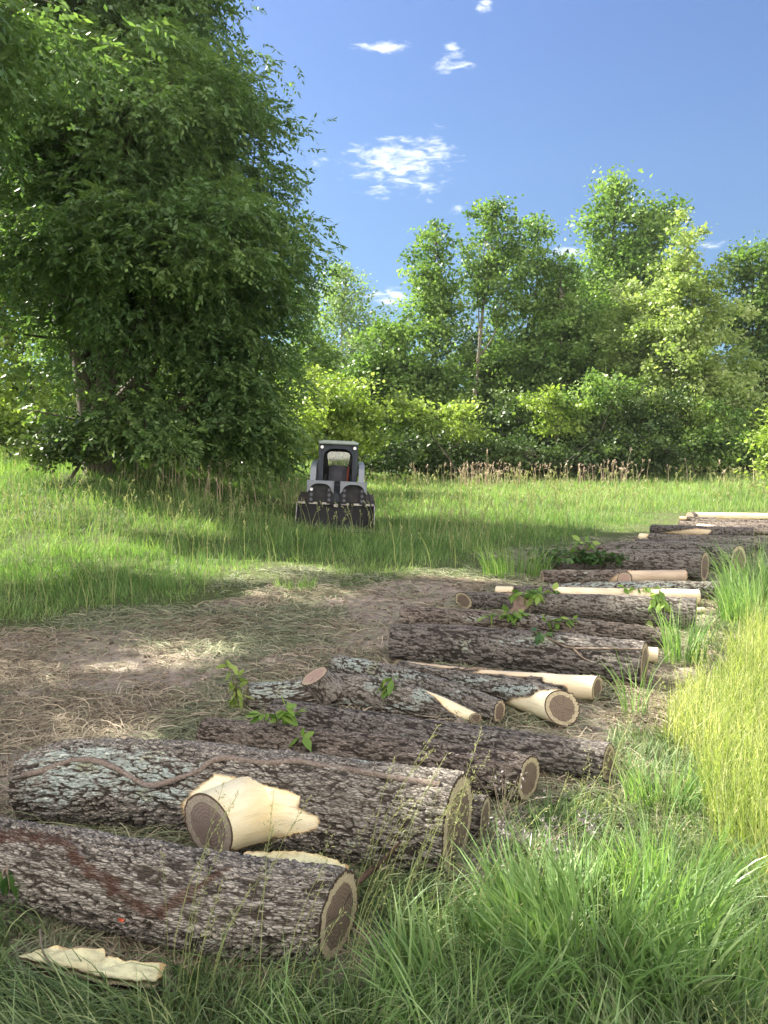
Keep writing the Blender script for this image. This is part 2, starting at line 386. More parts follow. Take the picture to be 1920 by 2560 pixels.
CUT = make_cut('cut_wood', (.125, .092, .068), (.21, .162, .125), (.47, .40, .27), (.07, .048, .033))
CUT_W = make_cut('cut_wood_warm', (.12, .085, .065), (.19, .145, .115), (.42, .34, .23), (.07, .05, .035))
CUT_P = make_cut('cut_wood_pink', (.30, .20, .16), (.38, .28, .23), (.40, .32, .23), (.08, .055, .04))
CUT_G = make_cut('cut_wood_grey', (.15, .115, .095), (.215, .17, .145), (.33, .285, .225), (.10, .07, .05))
CUT_PALE = make_cut('cut_wood_pale', (.55, .44, .29), (.62, .52, .36), (.66, .57, .40), (.2, .15, .1))

# ------------------------------------------------------------------ ground sheet
def grade(a, b, s0, s1):
    out = [a]; 
    while out[-1] < b:
        t = (out[-1]-a)/(b-a); out.append(out[-1]+s0+(s1-s0)*t)
    return np.array(out)
yy = np.concatenate([-grade(0, 1500, 2, 300)[::-1][:-1]-0.0, np.arange(0., 1.3, .15), grade(1.3, 14, .022, .07), grade(14.1, 60, .12, .8), grade(61, 3000, 2, 420)])
xx1 = grade(0, 5, .03, .045); xx2 = grade(5.1, 24, .09, .5); xx3 = grade(25, 3000, 2, 450)
hx = np.concatenate([xx1, xx2, xx3]); xx = np.concatenate([-hx[::-1][:-1], hx]) + .4
X, Y = np.meshgrid(xx, yy); X = X.ravel(); Y = Y.ravel()
DM = dirtmask(X, Y)*(1-.8*sstep(Y+.5*X*0, 10.2, 12.2)); Z = terrain(X, Y) + terrain_fine(X, Y, DM)
nx, ny = len(xx), len(yy)
I = np.arange(nx*ny).reshape(ny, nx)
Fq = np.stack([I[:-1, :-1], I[:-1, 1:], I[1:, 1:], I[1:, :-1]], -1).reshape(-1, 4)
g = mk('ground', np.stack([X, Y, Z], 1), Fq, GROUND, attrs={'dirt': DM}, smooth=True); prop(g, kind='structure')
print('ground', nx*ny)

# ------------------------------------------------------------------ tubes
class Tubes:
    def __init__(s): s.V = []; s.F = []; s.n = 0; s.a = {}
    def add(s, pts, rad, k=7, seed=0, rough=0., cap=True):
        pts = np.asarray(pts, float); rad = np.broadcast_to(np.asarray(rad, float), (len(pts),))
        T = np.gradient(pts, axis=0); T /= np.linalg.norm(T, axis=1)[:, None]+1e-9
        ref = np.array([0.31, .17, .93]) if abs(T[:, 2]).mean() < .8 else np.array([.95, .2, .1])
        A = np.cross(T, ref); A /= np.linalg.norm(A, axis=1)[:, None]; B = np.cross(T, A)
        th = np.arange(k)*2*np.pi/k
        R = rad[:, None]*np.ones(k)
        if rough:
            rg = np.random.default_rng(seed); R = R*(1+rough*(rg.random(R.shape)-.5))
        P = pts[:, None]+R[..., None]*(np.cos(th)[None, :, None]*A[:, None]+np.sin(th)[None, :, None]*B[:, None])
        m = len(pts); ii = s.n+np.arange(m*k).reshape(m, k); jj = np.roll(ii, -1, 1)
        s.V.append(P.reshape(-1, 3)); s.F.append(np.stack([ii[:-1], jj[:-1], jj[1:], ii[1:]], -1).reshape(-1, 4)); s.n += m*k
    def build(s, name, mat, **k):
        return mk(name, np.concatenate(s.V), np.concatenate(s.F), mat, smooth=True, **k)
def catmull(P, n):
    P = np.asarray(P, float)
    if len(P) == 2: return P[0]+(P[1]-P[0])*np.linspace(0, 1, n)[:, None]
    Q = np.concatenate([[2*P[0]-P[1]], P, [2*P[-1]-P[-2]]])
    seg = np.linalg.norm(np.diff(P, axis=0)[:, :3], axis=1); cum = np.concatenate([[0], np.cumsum(seg)]); u = np.linspace(0, cum[-1], n)
    k = np.clip(np.searchsorted(cum, u, side='right')-1, 0, len(P)-2); t = ((u-cum[k])/np.maximum(seg[k], 1e-9))[:, None]
    a, b, c, d = Q[k], Q[k+1], Q[k+2], Q[k+3]
    return .5*(2*b+(c-a)*t+(2*a-5*b+4*c-d)*t*t+(3*b-a-3*c+d)*t**3)

# ------------------------------------------------------------------ logs
LOGS = {}
def solve(px, py, D, lift=0.):
    d = rayd(px, py); g0 = 0.
    for _ in range(6):
        t = (CAMZ-g0-lift)/(.94*D/2/FPX-d[2]); P = CAM+d*t; g0 = tz(P[0], P[1])
    return np.array([*P, D/2*t/FPX])
def bark_h(q, sc=1., seed=0):
    """walnut-like bark: long interlacing ridges broken across into flaky plates"""
    w = np.stack([fbm(q*16, seed+3, 3), fbm(q*16+7, seed+4, 3), fbm(q*8+3, seed+5, 3)], 1)-.5
    p = (q + w*[.042, .042, .10])/sc
    f1, f2, idv = worley(p*[46, 46, 5.2], seed)
    ridge = sstep(f2-f1, .0, .26)
    g1, g2, id2 = worley((p+w*[.03, .03, .04])*[88, 88, 17], seed+50)
    crack = sstep(g2-g1, .0, .22)
    n = fbm(q*[110, 110, 14]/sc, seed+70, 3)
    big = fbm(q*[9, 9, 5], seed+80, 2)
    return np.clip((.05+.95*ridge*(.65+.35*idv))*(.55+.45*crack)*(.70+.30*id2) + (n-.5)*.5 + (big-.5)*.28, 0, 1)
def log_surface(Pc, R, res, seed, depth, cut0, cut1, peels, lichen, stain, paint, bscale, jag=5., lump=.05, nostrip=None):
    """Pc (m,3) centre line, R (m,) radii -> grid of vertices and attributes"""
    m = len(Pc); L = np.concatenate([[0], np.cumsum(np.linalg.norm(np.diff(Pc, axis=0), axis=1))])
    T = np.gradient(Pc, axis=0); T /= np.linalg.norm(T, axis=1)[:, None]
    S = np.cross(T, [0, 0, 1.]); S /= np.linalg.norm(S, axis=1)[:, None]+1e-9; U = np.cross(S, T)
    k = max(24, int(2*np.pi*R.max()/res)); th = np.arange(k)*2*np.pi/k
    ct, st_ = np.cos(th), np.sin(th); Rm = R.mean()
    q = np.stack([np.broadcast_to(Rm*ct, (m, k)), np.broadcast_to(Rm*st_, (m, k)), np.broadcast_to(L[:, None], (m, k))], -1).reshape(-1, 3)
    lum = (fbm(q*[5, 5, 2.2]+seed, seed+9, 3)-.5)*2*lump + (fbm(q*[1.5/Rm*.2]*3+seed, seed+19, 2)-.5)*lump
    N = (ct[None, :, None]*U[:, None]+st_[None, :, None]*S[:, None]).reshape(-1, 3)
    R0 = np.repeat(R, k)*(1+lum)
    Pb = np.repeat(Pc, k, 0)+N*R0[:, None]
    px, py = proj(Pb); view = CAM-Pb; view /= np.linalg.norm(view, axis=1)[:, None]; facing = (N*view).sum(1)
    h = bark_h(q+seed*3.1, bscale, seed)
    peel = np.zeros(len(Pb)); edge = np.zeros(len(Pb))
    jn = (fbm(q*26+seed, seed+40, 3)-.5)*2
    for pol in peels:
        sd = poly_sd(px, py, pol)+jn*jag; sd = np.where(facing > -.25, sd, -50)
        peel = np.maximum(peel, (sd > 0)*1.); edge = np.maximum(edge, (sd > 0)*np.exp(-np.maximum(sd, 0)/(jag*.9)))
    lic = np.zeros(len(Pb))
    for (cx, cy_, rx, ry, s) in lichen: lic = np.maximum(lic, s*np.exp(-((px-cx)/rx)**2-((py-cy_)/ry)**2))
    lic *= (facing > -.3)
    stn = np.zeros(len(Pb))
    for pts, wd in stain:
        fibre = (fbm(q*[60, 60, 60]+seed, seed+60, 3)-.5)*2; wide = (vnoise(q*6, seed+61)-.3)
        stn = np.maximum(stn, sstep(poly_line_d(px, py, catmull(pts, 30).tolist())+jn*wd*1.1+fibre*wd*1.0-wide*wd*.8, wd*1.5, wd*.5)*(facing > 0)*(.65+.45*vnoise(q*40, seed+62)))
    pnt = np.zeros(len(Pb))
    for (cx, cy_, r) in paint: pnt = np.maximum(pnt, (np.hypot((px-cx)/1.6, py-cy_)+jn*r*1.3 < r)*1.)
    disp = np.where(peel > .5, -depth*1.05, depth*(h-1)) + stn*.005
    P = Pb+N*disp[:, None]
    P = P.reshape(m, k, 3)
    for (cn, e) in ((cut0, 0), (cut1, m-1)):      # slanted saw cuts
        if cn is None: continue
        n_ = np.asarray(cn, float); n_ /= np.linalg.norm(n_); den = (T[e]*n_).sum()
        sh = -((P[e]-Pc[e])*n_).sum(1)/den; sh = np.clip(sh, -2.2*R[e], 2.2*R[e])
        dist = np.abs(L-L[e]); w = (1-sstep(dist, 0, 3.2*R[e]))[:, None]
        P = P+(w*sh[None])[..., None]*T[e]
    return P, dict(h=h, peel=peel, lichen=lic, stain=stn, paint=pnt, edge=edge, bc=q+seed*3.1), N.reshape(m, k, 3), k, L
def cap_mesh(ring, centre, nrm, seed):
    """cut face filling an end ring"""
    k = len(ring); fr = np.array([1., .93, .8, .65, .5, .35, .2, .08]); c = ring.mean(0)
    V = np.concatenate([c+(ring-c)*f for f in fr]+[[c]]); rho = np.concatenate([np.full(k, f) for f in fr]+[[0]])
    # local frame
    n_ = nrm/np.linalg.norm(nrm); a = np.cross(n_, [0, 0, 1.]); a /= np.linalg.norm(a)+1e-9; b = np.cross(n_, a)
    rad = np.linalg.norm(ring-c, axis=1).mean()
    cc = np.stack([((V-c)@a)/rad, ((V-c)@b)/rad, np.full(len(V), seed*1.7)], 1)
    V = V + n_*.0015
    ii = np.arange(len(fr)*k).reshape(-1, k); jj = np.roll(ii, -1, 1)
    F = [np.stack([ii[:-1], jj[:-1], jj[1:], ii[1:]], -1).reshape(-1, 4), np.stack([ii[-1], jj[-1], np.full(k, len(V)-1)], -1)]
    return V, F, rho, cc
def make_log(key, label, path, res=.012, mat=None, cutmat=None, cut0=None, cut1=None, peels=(), lichen=(), stain=(), paint=(), depth=.018, seed=1, bscale=1., jag=5., lump=.05, stubs=(), cat='log', name='cut_log', caps=(1, 1), group='cut logs lying in a row'):
    mat = mat or BARK; cutmat = cutmat or CUT
    W = np.array([solve(*p) if len(p) < 5 else solve(*p[:4]) for p in path])
    Lt = np.linalg.norm(np.diff(W[:, :3], axis=0), axis=1).sum(); m = max(12, int(Lt/res/1.15))
    Q = catmull(W, m); Pc, R = Q[:, :3], Q[:, 3]
    P, A, N, k, L = log_surface(Pc, R, res, seed, depth, cut0, cut1, peels, lichen, stain, paint, bscale, jag, lump)
    ii = np.arange(m*k).reshape(m, k); jj = np.roll(ii, -1, 1)
    F = np.stack([ii[:-1], ii[1:], jj[1:], jj[:-1]], -1).reshape(-1, 4)
    c = Pc.mean(0); org = (c[0], c[1], c[2]-R.mean())
    o = mk(name, P.reshape(-1, 3), F, mat, origin=org, attrs=A, smooth=True)
    prop(o, label, cat, group)
    T0, T1 = Pc[0]-Pc[2], Pc[-1]-Pc[-3]
    for e, ring, nrm, on, cn in ((0, P[0], T0, caps[0], cut0), (1, P[-1], T1, caps[1], cut1)):
        if not on: continue
        nn = np.asarray(cn, float) if cn is not None else nrm
        V, Fc, rho, cc = cap_mesh(ring, None, nn, seed+e)
        mk('cut_face', V, Fc, cutmat if on == 1 else on, parent=o, attrs={'rho': rho, 'cc': cc})
    LOGS[key] = dict(o=o, Pc=Pc, R=R, P=P, N=N, L=L, k=k)
    for s in stubs: add_stub(key, **s)
    return o
def add_stub(key, p0, p1, r0, r1, cn, peels=(), mat=None, cutmat=None, seed=3, res=.01, depth=.01, lump=.03, bscale=.9, lichen=()):
    o = LOGS[key]['o']; p0, p1 = np.asarray(p0, float), np.asarray(p1, float)
    m = max(10, int(np.linalg.norm(p1-p0)/res)); t = np.linspace(0, 1, m)[:, None]
    Pc = p0+(p1-p0)*t; R = (r0+(r1-r0)*sstep(t[:, 0], 0, 1))
    P, A, N, k, L = log_surface(Pc, R, res, seed, depth, None, cn, peels, lichen, (), (), bscale, 4., lump)
    ii = np.arange(m*k).reshape(m, k); jj = np.roll(ii, -1, 1)
    F = np.stack([ii[:-1], ii[1:], jj[1:], jj[:-1]], -1).reshape(-1, 4)
    st = mk('branch_stub', P.reshape(-1, 3), F, mat or BARK, parent=o, attrs=A, smooth=True)
    V, Fc, rho, cc = cap_mesh(P[-1], None, np.asarray(cn, float), seed)
    mk('cut_face', V, Fc, cutmat or CUT, parent=st, attrs={'rho': rho, 'cc': cc})
def surf(key, px, py, off=0.):
    """point on a log's surface seen at this pixel"""
    P = LOGS[key]['P'].reshape(-1, 3); N = LOGS[key]['N'].reshape(-1, 3)
    x, y = proj(P); view = CAM-P
    f = ((N*view).sum(1) > 0)
    d = np.hypot(x-px, y-py)+(~f)*1e4; i = d.argmin()
    return P[i]+N[i]*off, N[i]
def towards(p, yaw, up=0.):
    """unit vector from p: yaw 0 = to the camera, positive = turned to the picture's right"""
    v = CAM[:2]-np.asarray(p)[:2]; v /= np.linalg.norm(v); a = yaw
    w = np.array([v[0]*math.cos(a)-v[1]*math.sin(a), v[0]*math.sin(a)+v[1]*math.cos(a)])
    u = np.array([w[0], w[1], up]); return u/np.linalg.norm(u)
def cutn(px, py, D, ratio, side=1, up=0., lift=0.):
    """normal of a cut face seen at this pixel whose width shows as ratio of its height"""
    p = solve(px, py, D, lift); a = math.acos(min(.98, ratio)); return towards(p[:3], side*a, up)

exec_logs = True
# A: front log
make_log('A', 'front log at lower left with a brown root scar and a fleck of orange paint',
  [(-420, 2060, 178), (-150, 2110, 184), (0, 2144, 191), (231, 2194, 220), (463, 2240, 236), (650, 2270, 238), (848, 2286, 228)],
  res=.0052, seed=4, depth=.019, cut1=cutn(848, 2286, 228, .45), lichen=[(1050, 2300, 60, 40, .3), (500, 2330, 300, 60, .12), (340, 2050, 60, 40, .35)],
  stain=[([(-60, 2085), (100, 2092), (165, 2108), (200, 2160), (262, 2200), (330, 2262), (385, 2290), (420, 2262), (470, 2235)], 15), ([(470, 2235), (540, 2180), (580, 2165)], 6)],
  paint=[(298, 2306, 6)])
# B: the thick log with the vine
B_PEEL = [(446, 2012), (470, 1985), (498, 1959), (532, 1932), (560, 1932), (625, 1952), (686, 1963), (747, 1987), (742, 2020), (794, 2043), (796, 2078), (712, 2102), (638, 2117), (586, 2132), (540, 2140), (470, 2100)]
make_log('B', 'thickest log, with a vine along it and a big cream peeled patch',
  [(66, 1966, 162), (180, 1953, 206), (400, 1957, 224), (700, 1998, 242), (950, 2034, 256), (1145, 2062, 266)],
  res=.0055, seed=8, depth=.021, lump=.06, cut1=cutn(1145, 2062, 266, .30), peels=[B_PEEL], jag=5,
  lichen=[(230, 1930, 190, 75, 1.0), (400, 1960, 130, 80, .8), (130, 1990, 100, 60, .7), (900, 1885, 60, 25, .6), (1000, 2120, 200, 60, .25)])
pB = at(521, 2064, 2.98)
pj = at(700, 2003, 3.40)
add_stub('B', pj, pB, .17, .136, towards(pB, -math.radians(46), -.10), peels=[[(446, 2012), (470, 1980), (520, 1935), (900, 1900), (900, 2110), (700, 2104), (638, 2117), (586, 2133), (500, 2090)]], seed=12, res=.006, depth=.008, lump=.02, cutmat=CUT_G)
make_log('B2', 'slim log tucked behind the thick vine-covered log, only its right end showing',
  [(700, 2000, 100), (1212, 2052, 128)], res=.009, seed=13, cut1=cutn(1222, 2052, 128, .23), mat=BARK_D)
make_log('C', 'orange-brown log whose oval cut end lies right of the thickest log',
  [(512, 1838, 92), (760, 1868, 104), (1050, 1905, 118), (1322, 1946, 124)], res=.008, seed=17, cut1=cutn(1322, 1946, 122, .45), mat=BARK_W, depth=.016,
  lichen=[(700, 1860, 200, 30, .15)])
make_log('D', 'long dark log lying behind the orange-brown one, cut end farther right',
  [(683, 1792, 92), (960, 1830, 98), (1250, 1872, 104), (1521, 1906, 104)], res=.009, seed=23, cut1=cutn(1521, 1907, 104, .30), mat=BARK_D, depth=.014,
  lichen=[(1100, 1840, 200, 20, .3)])
make_log('F', 'lichen-spotted log with a pinkish sawn knot on top and a narrow peeled tail',
  [(618, 1743, 74), (735, 1740, 80), (800, 1728, 92), (900, 1730, 92), (1000, 1747, 90), (1100, 1769, 70), (1187, 1794, 38)], res=.009, seed=29, cut0=(-1, -.3, .1), cut1=cutn(1187, 1794, 36, .85),
  peels=[[(1040, 1708), (1095, 1712), (1120, 1730), (1155, 1752), (1200, 1774), (1205, 1800), (1168, 1815), (1130, 1785), (1105, 1760), (1090, 1742), (1065, 1722)]], jag=3,
  lichen=[(680, 1725, 70, 30, 1.4), (930, 1715, 60, 30, .7), (1055, 1735, 35, 25, 1.0), (1000, 1770, 50, 20, .7), (880, 1760, 80, 20, .6)], mat=BARK)
q = surf('F', 800, 1700)[0]
kb = at(812, 1712, 5.02); ke = at(786, 1690, 5.0)
add_stub('F', kb+np.array([.05, .02, -.06]), ke, .115, .10, (-.45, -.22, .86), seed=31, cutmat=CUT_P, res=.01, lump=.02)
make_log('G', 'log behind the pink-knotted one, its dark cut end hollowed by shadow',
  [(838, 1660, 52), (1040, 1708, 66), (1249, 1779, 66)], res=.01, seed=37, cut1=cutn(1249, 1779, 64, .5), lichen=[(880, 1660, 60, 20, 1.2), (1000, 1690, 100, 20, .8), (1150, 1735, 80, 20, .5)])
make_log('H', 'half-peeled log showing the widest dark oval cut face, turned towards the grass',
  [(1000, 1672, 44), (1200, 1716, 62), (1320, 1745, 84), (1404, 1770, 100)], res=.009, seed=41, cut1=cutn(1404, 1770, 100, .98, 1, .32)+np.array([.25, 0, 0]), jag=4,
  peels=[[(1262, 1757), (1275, 1745), (1330, 1742), (1350, 1727), (1420, 1714), (1470, 1712), (1470, 1840), (1250, 1830), (1258, 1780)]], lichen=[(1280, 1722, 70, 16, 1.2), (1160, 1700, 80, 16, .8)])
make_log('I', 'smooth cream peeled log lying against the front of the long thick log',
  [(1013, 1669, 44), (1200, 1695, 58), (1350, 1710, 68), (1492, 1721, 76)], res=.01, seed=43, cut1=cutn(1492, 1721, 74, .36), jag=3,
  peels=[[(1000, 1640), (1100, 1650), (1200, 1655), (1500, 1670), (1510, 1775), (1432, 1765), (1420, 1716), (1395, 1711), (1350, 1704), (1356, 1690), (1235, 1682), (1180, 1680), (1200, 1669), (1100, 1664), (1015, 1656)]], mat=BARK_D)
make_log('J', 'long thick dark log, mid-row, with a dead vine over its right end',
  [(985, 1606, 100), (1150, 1616, 108), (1400, 1640, 116), (1611, 1663, 122)], res=.0095, seed=47, cut1=cutn(1611, 1663, 122, .17), mat=BARK_D, depth=.018, bscale=1.25, cutmat=CUT_W,
  lichen=[(1150, 1620, 150, 30, .35), (1330, 1600, 120, 20, .5)])
s0 = solve(1575, 1707, 46)[:3]
add_stub('J', s0+np.array([.05, .32, .03]), s0+np.array([0, .02, 0]), .13, .105, towards(s0, .15, -.05), seed=49, cutmat=CUT_W, mat=BARK_D)
make_log('K', 'mossy log with fallen leaf sprays, touching the back of the long thick log',
  [(1004, 1545, 66), (1300, 1562, 62), (1500, 1580, 60), (1660, 1597, 54)], res=.011, seed=53, mat=BARK_W, lichen=[(1300, 1545, 250, 18, .5)])
make_log('K2', 'small pale peeled log end poking out behind the long thick log',
  [(1420, 1622, 44), (1645, 1638, 50)], res=.012, seed=54, peels=[[(1560, 1600), (1700, 1600), (1700, 1680), (1560, 1680)]], mat=BARK_D, cutmat=CUT_PALE)
make_log('L0', 'short dark log with a shadowed left end behind the mossy log',
  [(1159, 1502, 48), (1400, 1510, 50)], res=.012, seed=57, mat=BARK_D, cut0=(-.8, -.6, -.1))
make_log('L', 'log with a red-brown left cut face and leafy sprigs drooping over its bark',
  [(1274, 1506, 54), (1450, 1516, 66), (1600, 1526, 76), (1740, 1535, 82)], res=.011, seed=59, cut0=(-.75, -.66, .1), cutmat=CUT_P, depth=.013, mat=BARK, lichen=[(1600, 1520, 100, 20, .3)])
make_log('M', 'log with a long cream debarked strip, behind the leafy log',
  [(1241, 1476, 30), (1400, 1484, 40), (1600, 1490, 46), (1746, 1493, 46)], res=.012, seed=61, jag=2.5, mat=BARK_D,
  peels=[[(1230, 1455), (1282, 1455), (1282, 1495), (1230, 1495)], [(1370, 1455), (1760, 1455), (1760, 1520), (1700, 1502), (1560, 1495), (1470, 1492), (1390, 1482)]])
make_log('M2', 'small pale wood offcut by the right end of the leafy log',
  [(1690, 1530, 22), (1760, 1525, 22)], res=.012, seed=62, peels=[[(1600, 1500), (1800, 1500), (1800, 1560), (1600, 1560)]], cutmat=CUT_PALE)
make_log('N', 'lichened log behind the cream-stripped one, its right end near the tall grass',
  [(1372, 1478, 40), (1600, 1474, 46), (1798, 1477, 50)], res=.012, seed=64, lichen=[(1560, 1470, 260, 20, .9)])
make_log('O', 'brownish half-peeled log with a round sawn knot on its side',
  [(1355, 1444, 40), (1540, 1443, 40), (1712, 1441, 40)], res=.012, seed=67, mat=BARK_W, jag=3, lichen=[(1450, 1440, 70, 20, .5)],
  peels=[[(1520, 1461), (1530, 1445), (1555, 1428), (1620, 1415), (1720, 1415), (1720, 1470), (1520, 1470)]])
kk = surf('O', 1562, 1446)[0]
add_stub('O', kk+np.array([.03, .12, -.02]), kk+np.array([-.01, -.03, 0]), .12, .095, (-.25, -.95, .15), seed=69, cutmat=CUT_P, mat=BARK_W)
make_log('P', 'thick log half covered by dark ivy leaves on its left',
  [(1356, 1411, 42), (1540, 1403, 62), (1762, 1417, 82)], res=.012, seed=71, mat=BARK, depth=.02, bscale=1.3, cut1=cutn(1762, 1420, 76, .25), cutmat=CUT_W)
make_log('Q', 'thick log just behind the ivy-covered one with its right end in the long grass',
  [(1520, 1377, 46), (1700, 1386, 68), (1846, 1401, 78)], res=.013, seed=73, mat=BARK, depth=.02, bscale=1.3)
make_log('R', 'thin log poking out left of the ivy, edged against the meadow', [(1424, 1371, 17), (1640, 1372, 22)], res=.014, seed=75, mat=BARK_W)
make_log('S', 'log with a pale sawn left end next to the meadow grass', [(1600, 1344, 26), (1760, 1354, 34), (1913, 1359, 40)], res=.015, seed=79, mat=BARK, cutmat=CUT_PALE, peels=[[(1590, 1325), (1628, 1325), (1615, 1352), (1590, 1360)]])
make_log('U', 'flaking log with cream peeled patches in the far part of the row', [(1630, 1323, 26), (1750, 1330, 33), (1884, 1335, 34)], res=.015, seed=83, mat=BARK_D,
  peels=[[(1650, 1332), (1700, 1326), (1740, 1320), (1780, 1324), (1770, 1337), (1700, 1338)]], jag=2)
make_log('V', 'sun-warmed brown log at the far right with a bare upper side', [(1745, 1318, 22), (1960, 1332, 28), (2050, 1336, 28)], res=.016, seed=87, mat=BARK_W, peels=[[(1730, 1305), (1790, 1312), (1760, 1322), (1730, 1322)]], jag=2)
make_log('W2', 'sunlit bark log just in front of the farthest cream log', [(1729, 1305, 18), (1960, 1311, 23), (2080, 1314, 24)], res=.016, seed=89, mat=BARK_W)
make_log('W', 'farthest log of the row, debarked and cream in full sun', [(1724, 1290, 23), (1960, 1294, 24), (2090, 1296, 25)], res=.016, seed=91, mat=BARK_D, cutmat=CUT_P, cut0=(-.9, -.4, 0),
  peels=[[(1735, 1270), (2200, 1270), (2200, 1299), (1740, 1299)]], jag=2)
make_log('W3', 'stubby pale-ended log piece left of the farthest cream log', [(1699, 1297, 16), (1790, 1300, 16)], res=.016, seed=93, mat=BARK_W, cutmat=CUT_PALE, peels=[[(1690, 1280), (1716, 1280), (1716, 1300), (1690, 1300)]])

make_log('X1', 'dark log squeezed between the thick log in long grass and the pale-ended one', [(1590, 1360, 30), (1760, 1368, 40), (1880, 1374, 42)], res=.015, seed=95, mat=BARK_D)
make_log('X2', 'brown log between the flaking log and the sunlit bark log at the far right', [(1700, 1312, 22), (1860, 1320, 30), (2020, 1324, 32)], res=.016, seed=97, mat=BARK_W)
# vine clinging to log B
pts = []
for px, py in [(60, 1938), (95, 1930), (130, 1918), (175, 1903), (215, 1900), (255, 1908), (300, 1928), (340, 1950), (378, 1963), (420, 1956), (460, 1943), (500, 1925), (530, 1904), (570, 1896), (620, 1903), (680, 1911), (740, 1907), (800, 1912), (860, 1922), (920, 1934), (980, 1945), (1040, 1956), (1100, 1963)]:
    p, n = surf('B', px, py, .004); pts.append(p)
tb = Tubes(); cv = catmull(pts, 160); tb.add(cv, .0125*(1+.25*np.sin(np.linspace(0, 40, 160))*np.random.default_rng(3).random(160)), 10, rough=.18, seed=4)
m = M('vine_bark'); p_ = m.pos(); n_ = m.noise(p_, 90, 5, .7)
VINE = m.finish(m.bsdf(m.mix(m.rng(n_, .3, .7), (.10, .075, .06), (.25, .21, .18)), .9, spec=.2, normal=m.bump(n_, .9, .006)))
tb.build('vine', VINE, parent=LOGS['B']['o'])

# ------------------------------------------------------------------ foliage
def leaves_arrays(P, D, S, L, W, rng, fold=.0):
    """diamond leaves: P base, D unit length direction, S unit side direction"""
    L = L[:, None]; W = W[:, None]
    n = np.cross(D, S)
    V = np.stack([P, P+D*L*.42+S*W*.5+n*W*fold, P+D*L, P+D*L*.42-S*W*.5+n*W*fold], 1).reshape(-1, 3)
    F = np.arange(len(P)*4).reshape(-1, 4)
    return V, F
def unit(v): return v/(np.linalg.norm(v, axis=-1, keepdims=True)+1e-9)
def side_of(D, rng):
    r = unit(rng.normal(size=D.shape)); return unit(np.cross(D, r))
def blob_clumps(blobs, dens, rng, shell=.45):
    dens = dens*1.5
    """blobs: (centre, radii) -> clump centres spread in the outer part of each ellipsoid, with the outward direction"""
    out = []
    for c, r in blobs:
        n = max(4, int(dens*(r[0]*r[2]+r[0]*r[1]+r[1]*r[2])))
        u = unit(rng.normal(size=(n, 3))); rad = rng.random(n)**shell*(.62+.75*fbm(u*2.3+rng.random()*50, 7, 2))
        out.append(np.concatenate([np.asarray(c)+u*rad[:, None]*r, u, rad[:, None]], 1))
    return np.concatenate(out)
def px_blobs(spec, d):
    out = []
    for b in spec:
        px, py, rx, ry = b[:4]; dd = d+(b[4] if len(b) > 4 else 0)
        c = at(px, py, dd); k = dd/FPX
        out.append((c, np.array([rx*k, (rx+ry)*.5*k*.9, ry*k])))
    return out
def crown_simple(name, parent, blobs, mat, rng, dens=2.2, leaves=60, leaf=.15, clump=.45, droop=.2, seedvar=.5, zmin=None, inner=.55, flat=.6):
    K = blob_clumps(blobs, dens, rng, inner)
    c, u = K[:, :3], K[:, 3:6]
    leaves = int(leaves*1.5); leaf = leaf*1.22; clump = clump*1.15
    n = leaves; N = len(c)*n
    cv = rng.random(len(c))
    off = rng.normal(size=(len(c), n, 3))*[1, 1, flat]*clump*.5*(.6+.8*rng.random((len(c), 1, 1)))
    off += u[:, None]*np.abs(rng.normal(size=(len(c), n, 1)))*clump*.25
    P = (c[:, None]+off).reshape(-1, 3)
    D = unit(u[:, None]*.5+unit(rng.normal(size=(len(c), n, 3)))*.9+[0, 0, -droop]).reshape(-1, 3)
    S = side_of(D, rng)
    # leaves tend to lie flat-ish facing the sky
    up = np.array([0, 0, 1.]); S = unit(S-.55*np.sign((S*up).sum(1))[:, None]*up*np.abs((S*up).sum(1))[:, None])
    L = leaf*(.6+.8*rng.random(N)); W = L*(.55+.3*rng.random(N))
    var = np.clip(.5+(np.repeat(cv, n)-.5)*.8+(rng.random(N)-.5)*seedvar, 0, 1)
    if zmin is not None:
        zt = terrain(P[:, 0], P[:, 1])+zmin; k = P[:, 2] > zt; P, D, S, L, W, var = P[k], D[k], S[k], L[k], W[k], var[k]
    V, F = leaves_arrays(P, D, S, L, W, rng, .12)
    return mk(name, V, F, mat, parent=parent, attrs={'var': np.repeat(var, 4)}), c
PATCHES = [(520, 1640, .36), (410, 1662, .2), (320, 1692, .12), (600, 1612, .12), (720, 1425, .55), (640, 1445, .4), (60, 1395, .5), (20, 1450, .5), (250, 1370, .4), (330, 1858, .25), (240, 1868, .15), (900, 1850, .12), (970, 1862, .08), (1920, 1580, .7), (1880, 1660, .5), (1850, 1750, .3), (1890, 1850, .5), (1850, 2000, .2), (1900, 2100, .4), (1520, 2290, .2), (1360, 2420, .15), (1660, 2330, .2), (1450, 2380, .1), (1120, 2480, .08), (1600, 2460, .12),
   (60, 1200, .9), (180, 1190, .9), (300, 1215, .7), (120, 1250, .8), (430, 1240, .6), (520, 1330, .5), (330, 1300, .6), (40, 1700, .25), (770, 1500, .3), (1180, 1440, .5), (700, 1300, .5), (560, 1420, .4)]
GAPS = []
for px_, py_, r_ in PATCHES:
    d_ = rayd(px_, py_); t_ = 1.5
    while t_ < 30 and (CAM+d_*t_)[2] > tz((d_*t_)[0], (d_*t_)[1]): t_ += .05
    GAPS.append((CAM+d_*t_, r_))
